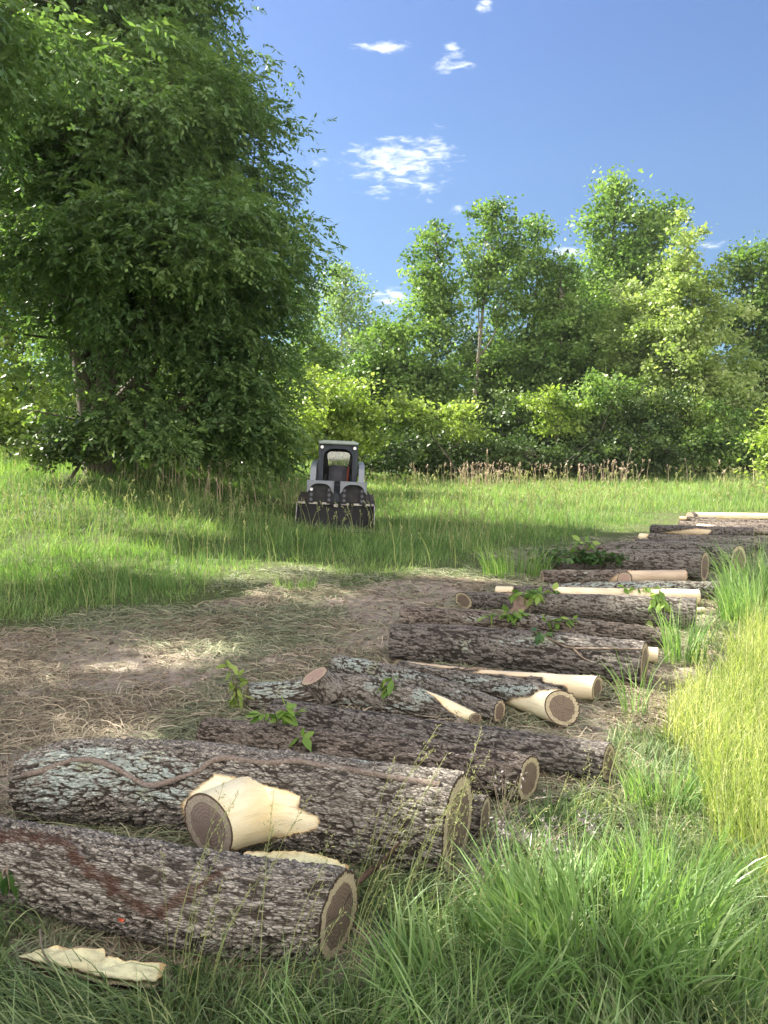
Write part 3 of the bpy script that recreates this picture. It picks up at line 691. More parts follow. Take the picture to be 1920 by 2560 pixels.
def crown_sprays(name, parent, blobs, mat, rng, dens=2.2, sprays=22, nl=9, rach=.36, leaf=.12, wid=.045, clump=.6, inner=.5, keep=None, gaps=()):
    """compound drooping leaves in layered boughs (walnut)"""
    K = blob_clumps(blobs, dens, rng, inner)
    if keep is not None: K = K[keep(K[:, :3])]
    c, u = K[:, :3], K[:, 3:6]; M_ = len(c)
    cv = rng.random(M_)
    uh = u.copy(); uh[:, 2] = uh[:, 2]*.3-.15; uh = unit(uh)
    t = rng.random((M_, sprays, 1))
    sz = .7+.7*rng.random((M_, 1, 1))
    off = uh[:, None]*(t-.35)*clump*1.5*sz + rng.normal(size=(M_, sprays, 3))*[1, 1, .45]*clump*.42*sz
    off[..., 2] -= (t[..., 0]**2)*clump*.35
    P0 = (c[:, None]+off).reshape(-1, 3); cid = np.repeat(np.arange(M_), sprays)
    sd_ = np.array(sun_dir)
    for gp, gr in gaps:                 # chinks in the crown that let the light patches through
        w_ = P0-gp; w_ = w_-(w_@sd_)[:, None]*sd_; kq = (np.linalg.norm(w_, axis=1) > gr*1.15+.22) | (rng.random(len(P0)) < .06)
        P0 = P0[kq]; cid = cid[kq]
    n = len(P0)
    D0 = unit(uh[cid]*.75+rng.normal(size=(n, 3))*.5+[0, 0, -.12])
    R = rach*(.7+.6*rng.random(n))
    V = []; var = []
    sd = unit(np.cross(D0, [0, 0, 1.])+rng.normal(size=(n, 3))*.25)
    for j in range(nl):
        tt = (j+.6)/nl
        P = P0+D0*(R*tt)[:, None]+np.array([0, 0, -1.])*(R*tt*tt*.32)[:, None]
        last = j == nl-1
        sgn = 0 if last else (1 if j % 2 else -1)
        D = unit(D0*(.55 if not last else 1)+sd*sgn*.8+[0, 0, -.38]+rng.normal(size=(n, 3))*.18)
        S = unit(np.cross(D, np.array([0, 0, 1.])+rng.normal(size=(n, 3))*.5))
        S = unit(np.cross(np.cross(D, S)+rng.normal(size=(n, 3))*.3, D))
        L = leaf*(.75+.5*rng.random(n))*(1-.25*abs(tt-.55)); W = wid*(.8+.4*rng.random(n))
        v, _ = leaves_arrays(P, D, S, L, W, rng, .1); V.append(v)
        var.append(np.repeat(np.clip(.5+(cv[cid]-.5)*.6+(rng.random(n)-.5)*.45, 0, 1), 4))
    V = np.concatenate(V); F = np.arange(len(V)).reshape(-1, 4)
    return mk(name, V, F, mat, parent=parent, attrs={'var': np.concatenate(var)}), c
def limbs(name, parent, base, top, r0, blobs, clumps, mat, rng, twigs=120, bend=.4, k=7):
    tb = Tubes(); base = np.asarray(base, float); top = np.asarray(top, float)
    tr = catmull([base-[0, 0, .3], base+(top-base)*.33+rng.normal(size=3)*[bend, bend, 0]*.4, base+(top-base)*.66+rng.normal(size=3)*[bend, bend, 0]*.6, top], 24)
    rr = r0*(1-.85*np.linspace(0, 1, 24))*(1+.5*np.exp(-np.linspace(0, 1, 24)*14)); tb.add(tr, rr, 10, rough=.12, seed=1)
    ends = []
    for c, r in blobs:
        h = np.clip((c[2]-base[2])/(top[2]-base[2]+1e-6)-.22, .12, .92); i = int(h*23)
        s = tr[i]; mid = (s+c)/2+np.array([0, 0, -.10*np.linalg.norm(c-s)])+rng.normal(size=3)*.2
        b = catmull([s, mid, c], 10); tb.add(b, np.linspace(rr[i]*.55, rr[i]*.16+.012, 10), 6, rough=.15)
        ends.append(b)
    if len(ends):
        allp = np.concatenate([e[3:] for e in ends]+[tr[8:]])
        sel = rng.permutation(len(clumps))[:twigs]
        for i in sel:
            c = clumps[i]; d = np.linalg.norm(allp-c, axis=1)-.3*(allp[:, 2] < c[2]); j = d.argmin(); s = allp[j]
            if d[j] > 6: continue
            tb.add(catmull([s, (s+c)/2+rng.normal(size=3)*.18+[0, 0, .1], c], 6), np.linspace(.035, .008, 6)*(r0/.2)**.4, 4)
    return tb.build(name, mat, parent=parent)
def tree(label, spec, d, mat, seed, name='tree', cat='tree', group=None, base=None, top=None, r0=.16, tmat=None, fol='simple', twigs=90, **kw):
    rng = np.random.default_rng(seed); blobs = px_blobs(spec, d)
    if base is None:
        c = min(blobs, key=lambda b: b[0][2])[0]; bx, by = c[0], c[1]
    else: b = at(base[0], 1150, base[1] if len(base) > 1 else d); bx, by = b[0], b[1]
    bz = tz(bx, by)
    t = max(blobs, key=lambda b: b[0][2]+b[1][2]); tp = np.array([t[0][0], t[0][1], t[0][2]+t[1][2]*.6]) if top is None else top
    o = empty(name, (bx, by, bz)); prop(o, label, cat, group)
    fn = crown_simple if fol == 'simple' else crown_sprays
    cr, cl = fn('crown' if cat == 'tree' else 'foliage', o, blobs, mat, rng, **kw)
    limbs('trunk' if cat == 'tree' else 'stem', o, (bx, by, bz), tp, r0, blobs, cl, tmat or T_dark, rng, twigs)
    return o

GT = 'trees along the far edge of the meadow'; GB = 'bushes under the far trees'
# big walnut on the left
def keepA(c):
    x, y = proj(c); low = sstep(y, 560, 760)*(1-sstep(x, 330, 520)); thr = np.random.default_rng(5).random(len(c))
    return (thr > low*.30) & (thr > .30*(fbm(c*.55, 91, 2) < .47))
tree('tallest tree, a big drooping walnut whose dark crown fills the upper left', [(60, -290, 440, 330), (235, 40, 250, 250), (400, -60, 150, 170), (480, 230, 130, 140), (190, 400, 430, 300), (480, 430, 190, 190), (600, 640, 130, 110), (470, 720, 260, 200),
     (150, 780, 300, 200), (600, 880, 90, 130, 1), (500, 1000, 200, 110), (230, 1000, 260, 100), (360, 1060, 240, 70, -1), (600, 1040, 90, 80), (350, 250, 220, 180, -3), (250, 620, 260, 200, -2.5), (480, 560, 200, 160, -2.5)], 20, L_walnut, 1, name='walnut_tree', base=(254, 20), r0=.30, fol='sprays', twigs=260, dens=5.6, sprays=42, nl=9, leaf=.16, wid=.066, clump=.78, rach=.38, gaps=GAPS, keep=keepA)
# a second walnut beside the path, left of the photograph; its shade lies over the front logs
def world_tree(label, x, y, blobs, mat, seed, top, r0=.28, **kw):
    rng = np.random.default_rng(seed); z = tz(x, y); o = empty('walnut_tree', (x, y, z)); prop(o, label, 'tree')
    B = [(np.array(b[:3]), np.array(b[3:6])) for b in blobs]
    cr, cl = crown_sprays('crown', o, B, mat, rng, **kw)
    limbs('trunk', o, (x, y, z), np.array(top), r0, B, cl, T_dark, rng, 120)
world_tree('walnut tree beyond the left edge, its nearest boughs hanging into the top left corner', -11.2, 9.5,
   [(-11.2, 9.5, 9.2, 3.2, 3.6, 2.9), (-10.5, 9, 6.2, 4.0, 4.4, 2.4), (-12.5, 11, 4.5, 3.2, 3, 2), (-7.0, 10.1, 8.2, 1.2, 1.7, 1.2), (-12.5, 6.8, 7.6, 3.0, 3.2, 2.8), (-8.6, 12.6, 8.5, 2.4, 2.6, 2.1), (-8.6, 5.8, 6.9, 2.4, 2.4, 1.9), (-7.7, 6.4, 7.4, 1.6, 2.0, 1.4), (-6.9, 6.55, 7.0, 1.3, 1.5, 1.1), (-7.0, 8.3, 7.6, 1.2, 1.4, 1.1), (-6.8, 4.7, 6.5, 1.5, 1.5, 1.2), (-6.2, 10.9, 8.4, 1.0, 1.2, .9), (-5.5, 12.3, 8.6, .9, 1.2, .8)], L_walnut, 2, (-11, 9.5, 11.6), dens=4.5, sprays=40, nl=7, rach=.4, leaf=.17, wid=.07, clump=.8, gaps=GAPS)

T = tree
T('broad tree behind the big walnut, glowing yellow-green at the left edge', [(-60, 600, 240, 200), (90, 800, 260, 200), (60, 980, 260, 120)], 31, L_yel, 3, name='broadleaf_tree', group='backlit trees behind the walnut', r0=.2, dens=1.6, leaves=60, leaf=.18, clump=.8)
T('tree behind the trunk of the big walnut, yellow-green leaves between its boughs', [(340, 830, 200, 180), (420, 1000, 220, 100), (300, 650, 160, 140)], 33, L_yel, 4, name='broadleaf_tree', group='backlit trees behind the walnut', r0=.2, dens=1.6, leaves=60, leaf=.18, clump=.8)
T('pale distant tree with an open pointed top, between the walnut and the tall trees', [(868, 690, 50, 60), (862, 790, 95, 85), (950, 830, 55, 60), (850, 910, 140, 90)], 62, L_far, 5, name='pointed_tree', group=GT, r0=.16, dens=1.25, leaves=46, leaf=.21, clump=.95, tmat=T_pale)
T('slim tree with a narrow column crown, leftmost of the tall far trees', [(1090, 600, 36, 55), (1078, 700, 62, 80), (1085, 800, 80, 90), (1060, 930, 120, 120), (1080, 1040, 120, 90)], 46, L_oak, 6, name='column_tree', group=GT, r0=.17, dens=2.2, leaves=60, leaf=.19, clump=.65)
T('tall tree with a bare leaning pale trunk showing below its crown', [(1238, 525, 42, 50), (1235, 610, 85, 75), (1190, 690, 50, 50), (1260, 720, 72, 70)], 47, L_oak, 7, name='leaning_tree', group=GT, base=(1168, 47), r0=.17, dens=2.0, leaves=58, leaf=.19, clump=.7, tmat=T_mid)
T('loose-crowned tree just right of the leaning one, drooping to the right', [(1345, 575, 36, 50), (1335, 660, 60, 70), (1375, 720, 30, 60), (1320, 800, 90, 100), (1290, 920, 120, 100)], 48, L_oak, 8, name='loose_tree', group=GT, r0=.18, dens=1.9, leaves=56, leaf=.19, clump=.7)
T('tallest of the far trees, with a twin-topped crown at the right', [(1545, 510, 70, 50), (1650, 545, 60, 45), (1560, 610, 110, 80), (1470, 720, 80, 60), (1600, 720, 120, 110), (1500, 830, 150, 120)], 56, L_oak, 9, name='twin_topped_tree', group=GT, r0=.28, dens=1.6, leaves=66, leaf=.24, clump=1.0)
T('cone-shaped sycamore with pale leaves and white twigs, in full sun', [(1708, 610, 40, 62), (1715, 710, 85, 80), (1720, 820, 125, 100), (1740, 940, 165, 110), (1740, 1050, 180, 110)], 42, L_syc, 10, name='sycamore_tree', group=GT, base=(1728, 42), r0=.2, dens=3.2, leaves=56, leaf=.17, clump=.55, tmat=T_pale)
T('dark green tree at the right edge behind the pale sycamore', [(1870, 650, 70, 55), (1930, 720, 90, 80), (1880, 800, 80, 120), (1940, 920, 90, 150), (1990, 820, 90, 150)], 52, L_oak, 11, name='round_tree', group=GT, r0=.25, dens=2.0, leaves=60, leaf=.2, clump=.8)
T('rounded mid-green tree filling the gap below the twin-topped crown', [(1440, 790, 110, 90), (1420, 900, 140, 110), (1540, 930, 130, 110), (1480, 1020, 170, 90)], 49, L_oak, 12, name='round_tree', group=GT, r0=.2, dens=1.8, leaves=60, leaf=.19, clump=.8)
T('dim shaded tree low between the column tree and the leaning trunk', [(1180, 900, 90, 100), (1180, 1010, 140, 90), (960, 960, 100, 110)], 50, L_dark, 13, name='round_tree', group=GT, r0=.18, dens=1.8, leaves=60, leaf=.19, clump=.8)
T('small tree with feathery tops beside the big walnut edge', [(740, 800, 60, 80), (790, 880, 80, 80), (720, 930, 80, 90)], 40, L_oak, 14, name='feathery_tree', group=GT, r0=.12, dens=2., leaves=50, leaf=.17, clump=.6)

def bush(label, spec, d, mat, seed, **kw):
    a = dict(dens=3.2, leaves=60, leaf=.15, clump=.5, zmin=.02, r0=.06, twigs=40); a.update(kw)
    return tree(label, spec, d, mat, seed, name='bush', cat='bush', group=GB, **a)
#bush('drooping yellow-green walnut bough mass behind the loader cab on its left', [(740, 1075, 75, 90), (700, 1000, 60, 60)], 24, L_yel, 20, fol='sprays', dens=6, sprays=16, nl=8, leaves=None, leaf=.13, clump=.5, zmin=None) if False else None
T('mid-green tree filling the low gap between the pale pointed tree and the column tree', [(960, 870, 70, 80), (980, 960, 110, 100), (900, 980, 90, 80)], 45, L_oak, 15, name='round_tree', group=GT, r0=.16, dens=2.4, leaves=60, leaf=.19, clump=.6)
T('tree with a pointed crown between the loose tree and the twin-topped one', [(1400, 700, 40, 60), (1410, 790, 70, 80), (1400, 900, 110, 100)], 46, L_oak, 16, name='pointed_tree', group=GT, r0=.15, dens=2.4, leaves=60, leaf=.18, clump=.6)
T('light green tree peeking between the twin-topped crown and the sycamore', [(1590, 780, 80, 70), (1600, 880, 110, 100), (1610, 980, 110, 90)], 45, L_syc, 17, name='broadleaf_tree', group=GT, r0=.15, dens=2.4, leaves=60, leaf=.18, clump=.6)
bush('feathery yellow-green bush just left of the loader cab', [(735, 1070, 70, 85), (690, 1120, 60, 50)], 25, L_yel, 20, leaf=.13, droop=.7, dens=5)
bush('tall pale shrub directly behind the loader cab', [(840, 1000, 90, 75), (900, 1060, 70, 70), (820, 1080, 90, 60)], 30, L_yel, 21, leaf=.13, droop=.6, dens=4.2)
bush('bright sunlit bush right of the loader, in front of the column tree', [(1080, 1045, 110, 38), (1010, 1030, 50, 35), (1160, 1080, 50, 22)], 37, L_yel, 22, leaf=.15, droop=.5)
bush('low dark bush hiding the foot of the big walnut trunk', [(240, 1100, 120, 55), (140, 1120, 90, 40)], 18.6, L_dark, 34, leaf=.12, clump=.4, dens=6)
bush('added low shade-dark bush at the meadow edge right of the loader', [(1000, 1135, 90, 40), (900, 1140, 60, 30)], 35, L_dark, 35)  # this and the next two: added to put dark shade below the lit bushes
bush('added low shade-dark bush below the sunlit ragged bush', [(1330, 1135, 110, 40), (1470, 1135, 100, 45)], 37, L_dark, 36)
bush('added low shade-dark bush in front of the hanging-boughed one, near the sycamore', [(1620, 1130, 120, 50)], 37.5, L_dark, 37)
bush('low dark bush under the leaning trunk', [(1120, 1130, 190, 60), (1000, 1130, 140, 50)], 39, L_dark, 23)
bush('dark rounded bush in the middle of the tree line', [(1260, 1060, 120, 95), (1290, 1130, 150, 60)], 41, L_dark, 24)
bush('small bright green bush catching the sun beside the dark middle bush', [(1370, 1010, 60, 40), (1395, 1060, 50, 30)], 38, L_yel, 25)
bush('ragged sunlit bush with its top above the dark ones', [(1480, 985, 75, 45), (1540, 960, 40, 25), (1450, 1040, 60, 40)], 38.5, L_oak, 26)
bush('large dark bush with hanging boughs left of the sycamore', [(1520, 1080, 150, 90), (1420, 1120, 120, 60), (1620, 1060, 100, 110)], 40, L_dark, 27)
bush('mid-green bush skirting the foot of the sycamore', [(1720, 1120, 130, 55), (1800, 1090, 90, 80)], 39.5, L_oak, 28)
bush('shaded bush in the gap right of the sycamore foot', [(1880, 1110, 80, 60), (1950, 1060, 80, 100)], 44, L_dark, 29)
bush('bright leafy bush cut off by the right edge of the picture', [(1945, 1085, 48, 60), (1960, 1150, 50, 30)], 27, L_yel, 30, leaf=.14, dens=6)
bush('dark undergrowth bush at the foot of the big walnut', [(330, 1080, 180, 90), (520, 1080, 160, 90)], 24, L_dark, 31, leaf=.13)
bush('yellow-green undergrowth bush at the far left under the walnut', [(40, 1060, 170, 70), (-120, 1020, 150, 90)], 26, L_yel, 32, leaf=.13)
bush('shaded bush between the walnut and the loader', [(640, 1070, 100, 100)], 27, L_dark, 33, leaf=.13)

# the wood beyond the tree line: one far mass
rngw = np.random.default_rng(77)
wb = []
for k in range(60):
    x = rngw.uniform(-60, 75); y = rngw.uniform(56, 74); h = rngw.uniform(5, 8.5)
    wb.append((np.array([x, y, .6+h*.5]), np.array([rngw.uniform(3, 5), 3, h*.62])))
w, _ = crown_simple('far_woodland', None, wb, L_dark, rngw, dens=.75, leaves=80, leaf=.5, clump=1.7); prop(w, kind='stuff')

# ------------------------------------------------------------------ grass
def blades(P, h, w, lean, amt, seed, seg=3, face=None):
    rng = np.random.default_rng(seed); n = len(P)
    d = np.stack([np.cos(lean), np.sin(lean), 0*lean], 1); fa = rng.random(n)*2*np.pi if face is None else face
    s = np.stack([np.cos(fa), np.sin(fa), 0*fa], 1)
    V = np.zeros((n, seg+1, 2, 3), np.float32)
    for k in range(seg+1):
        t = k/seg; ang = amt*t                      # the blade bends over as it rises
        x = np.where(amt > .02, (1-np.cos(ang))/np.maximum(amt, .02), amt*t*t/2)*h; z = np.where(amt > .02, np.sin(ang)/np.maximum(amt, .02), t)*h
        c = P+d*x[:, None]+np.array([0, 0, 1.])*z[:, None]
        ww = (w*(1-t**1.6)*.5*(1 if k else .7)+.0003)[:, None]
        V[:, k, 0] = c-s*ww; V[:, k, 1] = c+s*ww
    i = np.arange(n)[:, None]*(seg+1)*2+np.arange(seg)[None]*2
    F = np.stack([i, i+1, i+3, i+2], -1).reshape(-1, 4)
    return V.reshape(-1, 3), F
def scatter(n, ymin, ymax, rng, power=1.5, side=.62, pad=.7):
    """points over the wedge of ground the camera looks at, thinning out with distance"""
    u = rng.random(n); a = 2-power
    y = (ymin**a+(ymax**a-ymin**a)*u)**(1/a) if abs(a) > .01 else ymin*(ymax/ymin)**u
    x = (rng.random(n)*2-1)*(side*y+pad)
    return x, y
def ground_px(x, y):
    P = np.stack([x, y, terrain(x, y)], 1); px, py = proj(P); return P, px, py
def grass_obj(name, P, h, w, lean, amt, var, mat, seed, seg=3):
    V, F = blades(P, h, w, lean, amt, seed, seg)
    o = mk(name, V, F, mat, attrs={'var': np.repeat(np.clip(var, 0, 1), (seg+1)*2)}); prop(o, kind='stuff'); return o
def logfree(x, y, pad=.02):
    """False where a log lies"""
    ok = np.ones(len(x), bool)
    for L in LOGS.values():
        c = L['Pc'][::4]; r = L['R'][::4]
        x0, x1, y0, y1 = c[:, 0].min()-.4, c[:, 0].max()+.4, c[:, 1].min()-.4, c[:, 1].max()+.4
        k = np.where((x > x0) & (x < x1) & (y > y0) & (y < y1))[0]
        if not len(k): continue
        for s in range(0, len(k), 20000):
            kk_ = k[s:s+20000]
            d = np.hypot(x[kk_, None]-c[None, :, 0], y[kk_, None]-c[None, :, 1])-r[None]*.9
            ok[kk_] &= d.min(1) > pad
    return ok
rng = np.random.default_rng(100)
# tall meadow, in tussocks that lean every way
x, y = scatter(500000, 6.0, 46, rng, 1.35, side=.74, pad=1.5)
sd = dirt_sd(x, y); P, px, py = ground_px(x, y)
RIGHT = (px > 1740) & (y < 9)
q3 = np.stack([x, y, 0*x], 1)
cl = fbm(q3*1.1, 61, 3); f1, f2, tid = worley(q3*[2.6, 2.6, 1], 62)
k = (sd < .9*rng.random(len(x))**2) & ~RIGHT & logfree(x, y)
k &= rng.random(len(x)) < (.30+1.0*cl)*(1-.8*sstep(sd, -1.3, .25))*(1.25-.8*np.clip(f1, 0, 1))
k &= ~((np.abs(x+1.15) < .86) & (y > 17.35) & (y < 20.4))
x, y, P, cl, sd, f1, tid, q3 = x[k], y[k], P[k], cl[k], sd[k], f1[k], tid[k], q3[k]; n = len(x); print('meadow', n)
h = (.10+.25*rng.random(n)**1.4)*(.5+.9*cl)*(1-.80*sstep(sd, -2.6, .15))*(1+.25*sstep(y, 16, 30))*(.7+.6*tid)*(1.15-.35*f1); h *= 1+.3*sstep(-x, 2, 7)*sstep(y, 10, 16)
w = .0036+.00046*y*(.5+.9*rng.random(n))
lean = tid*6.28*2+fbm(q3*.5, 65, 2)*5+rng.normal(size=n)*.8; amt = np.clip(.95+.4*(tid-.5)*2+.5*rng.normal(size=n)+.5*sstep(sd, -1.2, 0), .05, 2.4)
var = .38+.7*(fbm(q3*.9, 67, 3)-.5)+.28*(tid-.5)+.24*rng.normal(size=n)+.22*sstep(y, 18, 30)
grass_obj('meadow_grass', P-[0, 0, .02], h, w, lean, amt, var, G_meadow, 101)
# seed stems over the meadow
x, y = scatter(4200, 7.2, 40, rng, 1.2); sd = dirt_sd(x, y); P, px, py = ground_px(x, y); k = (sd < -.5) & (rng.random(len(x)) < .2+1.2*sstep(fbm(np.stack([x, y, 0*x], 1)*.5, 88, 2), .4, .65)) & logfree(x, y) & ~((np.abs(x+1.1) < .8) & (y > 16.9) & (y < 20.2)); P = P[k]; n = len(P)
h = .5+.35*rng.random(n)
def seed_stems(name, P, h, rng, mat, heads=9, hl=.16, sw=.0022, size=.02, spread=.35, lean=None, amt=None, seg=4):
    n = len(P); lean = rng.random(n)*6.28 if lean is None else lean; amt = .2+.6*rng.random(n) if amt is None else amt
    dist = np.linalg.norm(P-CAM, axis=1); w = np.maximum(sw, .00045*dist)*2
    V, F = blades(P, h, np.full(n, 1.)*w, lean, amt, 5, seg)
    V = V.reshape(n, seg+1, 2, 3); tip = V[:, seg].mean(1); prev = V[:, seg-1].mean(1); ax = unit(tip-prev)
    V[:, seg] = tip[:, None]+(V[:, seg]-tip[:, None])*3
    Vs = [V.reshape(-1, 3)]; Fs = [F]; va = [np.full(n*(seg+1)*2, .4)]; cnt = len(Vs[0])
    for j in range(heads):
        t = j/heads; b = tip-ax*hl*(1-t)*1.0
        r = unit(ax*1.1+rng.normal(size=(n, 3))*spread+[0, 0, -.15]); S = side_of(r, rng)
        b = b+r*rng.random((n, 1))*hl*.22*(1-t*.6)
        v, f = leaves_arrays(b, r, S, size*(1+rng.random(n))*np.maximum(1, dist/9), size*.35*np.maximum(1, dist/7), rng)
        Vs.append(v); Fs.append(f+cnt); cnt += len(v); va.append(np.full(len(v), .3+.6*t))
    o = mk(name, np.concatenate(Vs), np.concatenate(Fs), mat, attrs={'var': np.concatenate(va)}); prop(o, kind='stuff'); return o
seed_stems('meadow_seed_heads', P, h, rng, G_seed)

# matted straw and wilted cut grass on the soil
def litter(name, n, ymin, ymax, cond, mat, seed, lmin=.05, lmax=.22, dens_noise=1.6, zoff=.012, wid=.0022, thr=.3):
    rng = np.random.default_rng(seed); x, y = scatter(n, ymin, ymax, rng, 1.5)
    q = np.stack([x, y, 0*x], 1); dm = dirtmask(x, y); P, px, py = ground_px(x, y)
    nz_ = fbm(q*dens_noise, seed+1, 3)
    k = cond(x, y, dm, px, py) & (rng.random(n) < sstep(nz_, thr, thr+.3)+.06)
    x, y, P, q = x[k], y[k], P[k], q[k]; n = len(x); dm = dm[k]
    P[:, 2] += terrain_fine(x, y, dm)+zoff*rng.random(n)*1.6
    a = fbm(q*1.1, seed+5, 2)*5+rng.normal(size=n)*1.3
    L = lmin+(lmax-lmin)*rng.random(n)**1.5; tilt = rng.normal(size=n)*.14
    d = unit(np.stack([np.cos(a), np.sin(a), tilt], 1)); bend = rng.normal(size=n)*.35
    pr = np.stack([-np.sin(a), np.cos(a), 0*a], 1)
    w = (wid+.0005*y)*(.6+.9*rng.random(n))
    V = np.zeros((n, 4, 2, 3), np.float32); sdir = unit(pr+np.array([0, 0, 1.])*rng.normal(size=(n, 1))*.5)
    for j in range(4):
        t = j/3; c = P+d*(L*t)[:, None]+pr*(bend*L*t*t)[:, None]+np.array([0, 0, 1.])*(L*.10*np.sin(np.pi*t))[:, None]
        ww = (w*(1-.7*abs(t-.4)))[:, None]*.5; V[:, j, 0] = c-sdir*ww; V[:, j, 1] = c+sdir*ww
    i = np.arange(n)[:, None]*8+np.arange(3)[None]*2
    F = np.stack([i, i+1, i+3, i+2], -1).reshape(-1, 4)
    o = mk(name, V.reshape(-1, 3), F, mat, attrs={'var': np.repeat(rng.random(n), 8)}); prop(o, kind='stuff'); return o
litter('straw_litter', 330000, 2., 16, lambda x, y, dm, px, py: dm > .3, G_straw, 120, thr=.38, wid=.0024)
litter('wilted_cut_grass', 320000, 2., 16, lambda x, y, dm, px, py: (dm > .02) | (y < 2.7) | (dirt_sd(x, y) > -.8), G_green_hay, 130, dens_noise=1.0, thr=.38, wid=.003)

def chips(name, n, cond, mat, seed, smin, smax):
    rng = np.random.default_rng(seed); x, y = scatter(n, 2., 13, rng, 1.5); dm = dirtmask(x, y); P, px, py = ground_px(x, y)
    q = np.stack([x, y, 0*x], 1); k = cond(dm, px, py) & (rng.random(n) < .15+1.6*sstep(fbm(q*1.9, seed, 2), .45, .75)) & logfree(x, y, 0.)
    x, y, P, dm = x[k], y[k], P[k], dm[k]; n = len(x); P[:, 2] += terrain_fine(x, y, dm)+.004
    A = unit(rng.normal(size=(n, 3))*[1, 1, .3]); B = unit(np.cross(A, unit(rng.normal(size=(n, 3))*[.5, .5, 1]))); N_ = np.cross(A, B)
    L = (smin+(smax-smin)*rng.random(n)**2)[:, None]; W = L*(.25+.5*rng.random((n, 1))); H = L*(.12+.2*rng.random((n, 1)))
    cor = [(-1, -1, -1), (1, -.7, -1), (.8, 1, -1), (-.7, .8, -1), (-.8, -.7, 1), (.7, -.8, 1), (.6, .7, 1), (-.9, .6, 1)]
    V = np.stack([P+A*L*a*.5+B*W*b*.5+N_*H*c*.5 for a, b, c in cor], 1)
    i = np.arange(n)[:, None]*8; F = np.concatenate([i+f for f in ([0, 3, 2, 1], [4, 5, 6, 7], [0, 1, 5, 4], [1, 2, 6, 5], [2, 3, 7, 6], [3, 0, 4, 7])])
    o = mk(name, V.reshape(-1, 3), F, mat, attrs={'var': np.repeat(rng.random(n), 8)}); return prop(o, kind='stuff')
G_chip = leaf_mat('bark_chip', (.06, .045, .035), (.14, .105, .08), (.30, .25, .19), trans=.0, rough=.9)
G_wchip = leaf_mat('pale_wood_chip', (.34, .27, .17), (.55, .46, .30), (.70, .62, .44), trans=.0, rough=.8)
G_clod = leaf_mat('soil_crumb', (.13, .095, .07), (.23, .175, .135), (.36, .29, .23), trans=.0, rough=.95)
chips('bark_chips', 9000, lambda dm, px, py: dm > .5, G_chip, 160, .012, .07)
chips('pale_wood_chips', 1500, lambda dm, px, py: (dm > .5) & (px > 500), G_wchip, 161, .008, .035)
chips('soil_crumbs', 60000, lambda dm, px, py: dm > .4, G_clod, 162, .008, .045)

# flattened green grass at the lower edge and among the log ends
FLAT = [(-900, 2270), (0, 2235), (300, 2330), (560, 2395), (880, 2395), (930, 2290), (1110, 2215), (1230, 2080), (1330, 2010), (1500, 1960), (1560, 1880), (1660, 1800), (1740, 1740), (1800, 1640), (1850, 1500), (1990, 1400), (3000, 1400), (3000, 4200), (-900, 4200)]
x, y = scatter(150000, 1.5, 12, rng, 1.6, side=.6, pad=1.0); P, px, py = ground_px(x, y)
q3 = np.stack([x, y, 0*x], 1); k = (poly_sd(x, y, on_ground(FLAT))+(fbm(q3*2.2, 71, 3)-.5)*.8 > 0) & logfree(x, y) & (rng.random(len(x)) < .35+1.2*fbm(q3*1.7, 72, 2))
k &= poly_sd(px, py, [(20, 2350), (440, 2370), (440, 2530), (20, 2480)]) < 0
P = P[k]; q3 = q3[k]; n = len(P)
grass_obj('flattened_grass', P, (.10+.22*rng.random(n))*(1-.45*sstep(P[:, 1], 2.6, 3.1)), .0032+.0045*rng.random(n)+.0004*P[:, 1], fbm(q3*1.2, 73, 2)*16+rng.normal(size=n)*.6, np.clip(1.55+.4*rng.normal(size=n), .5, 2.7), .35+.3*rng.normal(size=n)+.3*(fbm(q3*1.5, 74, 2)-.5), G_flat, 140, seg=4)
# the sunlit tall grass on the right
RG = [(2300, 4200), (2000, 2560), (1900, 2360), (1850, 2280), (1770, 2180), (1740, 2060), (1700, 1960), (1660, 1880), (1700, 1790), (1790, 1720), (1840, 1640), (1900, 1560), (2100, 1480), (3500, 1480), (3500, 4200)]
x, y = scatter(210000, 1.4, 11, rng, 1.5, side=.75, pad=1.3); P, px, py = ground_px(x, y)
q3 = np.stack([x, y, 0*x], 1); k = (poly_sd(x, y, on_ground(RG))+(fbm(q3*1.8, 75, 3)-.5)*.7 > 0) & logfree(x, y)
P = P[k]; q3 = q3[k]; n = len(P); print('right grass', n)
grass_obj('sunlit_tall_grass', P, (.13+.24*rng.random(n))*(.7+.6*fbm(q3*1.3, 76, 2)), .0022+.0022*rng.random(n)+.0004*P[:, 1], rng.random(n)*6.28, np.clip(.75+.55*rng.normal(size=n), .03, 2.3), .50+.32*rng.normal(size=n)+.5*(fbm(q3*2.5, 79, 3)-.5), G_bright, 150)
k = rng.random(n) < 2600/n; seed_stems('sunlit_seed_heads', P[k], .28+.24*rng.random(k.sum()), rng, G_bright, heads=10, hl=.12, size=.012, spread=.25)
# tall stems leaning in front of the two nearest logs
def stems_at(pxs, rng, n, ymin, ymax):
    x, y = scatter(n*30, ymin, ymax, rng, 1.2, side=.6, pad=.5); P, px, py = ground_px(x, y)
    k = (px > pxs[0]) & (px < pxs[1]) & logfree(x, y, .05); P = P[k][:n]; return P
P = np.concatenate([stems_at((420, 900), rng, 26, 2.05, 2.5), stems_at((860, 1160), rng, 34, 2.1, 3.0), stems_at((1150, 1700), rng, 40, 2.0, 3.6)])
seed_stems('foreground_seed_stems', P, .38+.34*rng.random(len(P)), rng, G_seed, heads=26, hl=.17, sw=.0009, size=.009, spread=.45, lean=rng.normal(size=len(P))*.6, amt=.35+.5*rng.random(len(P)))

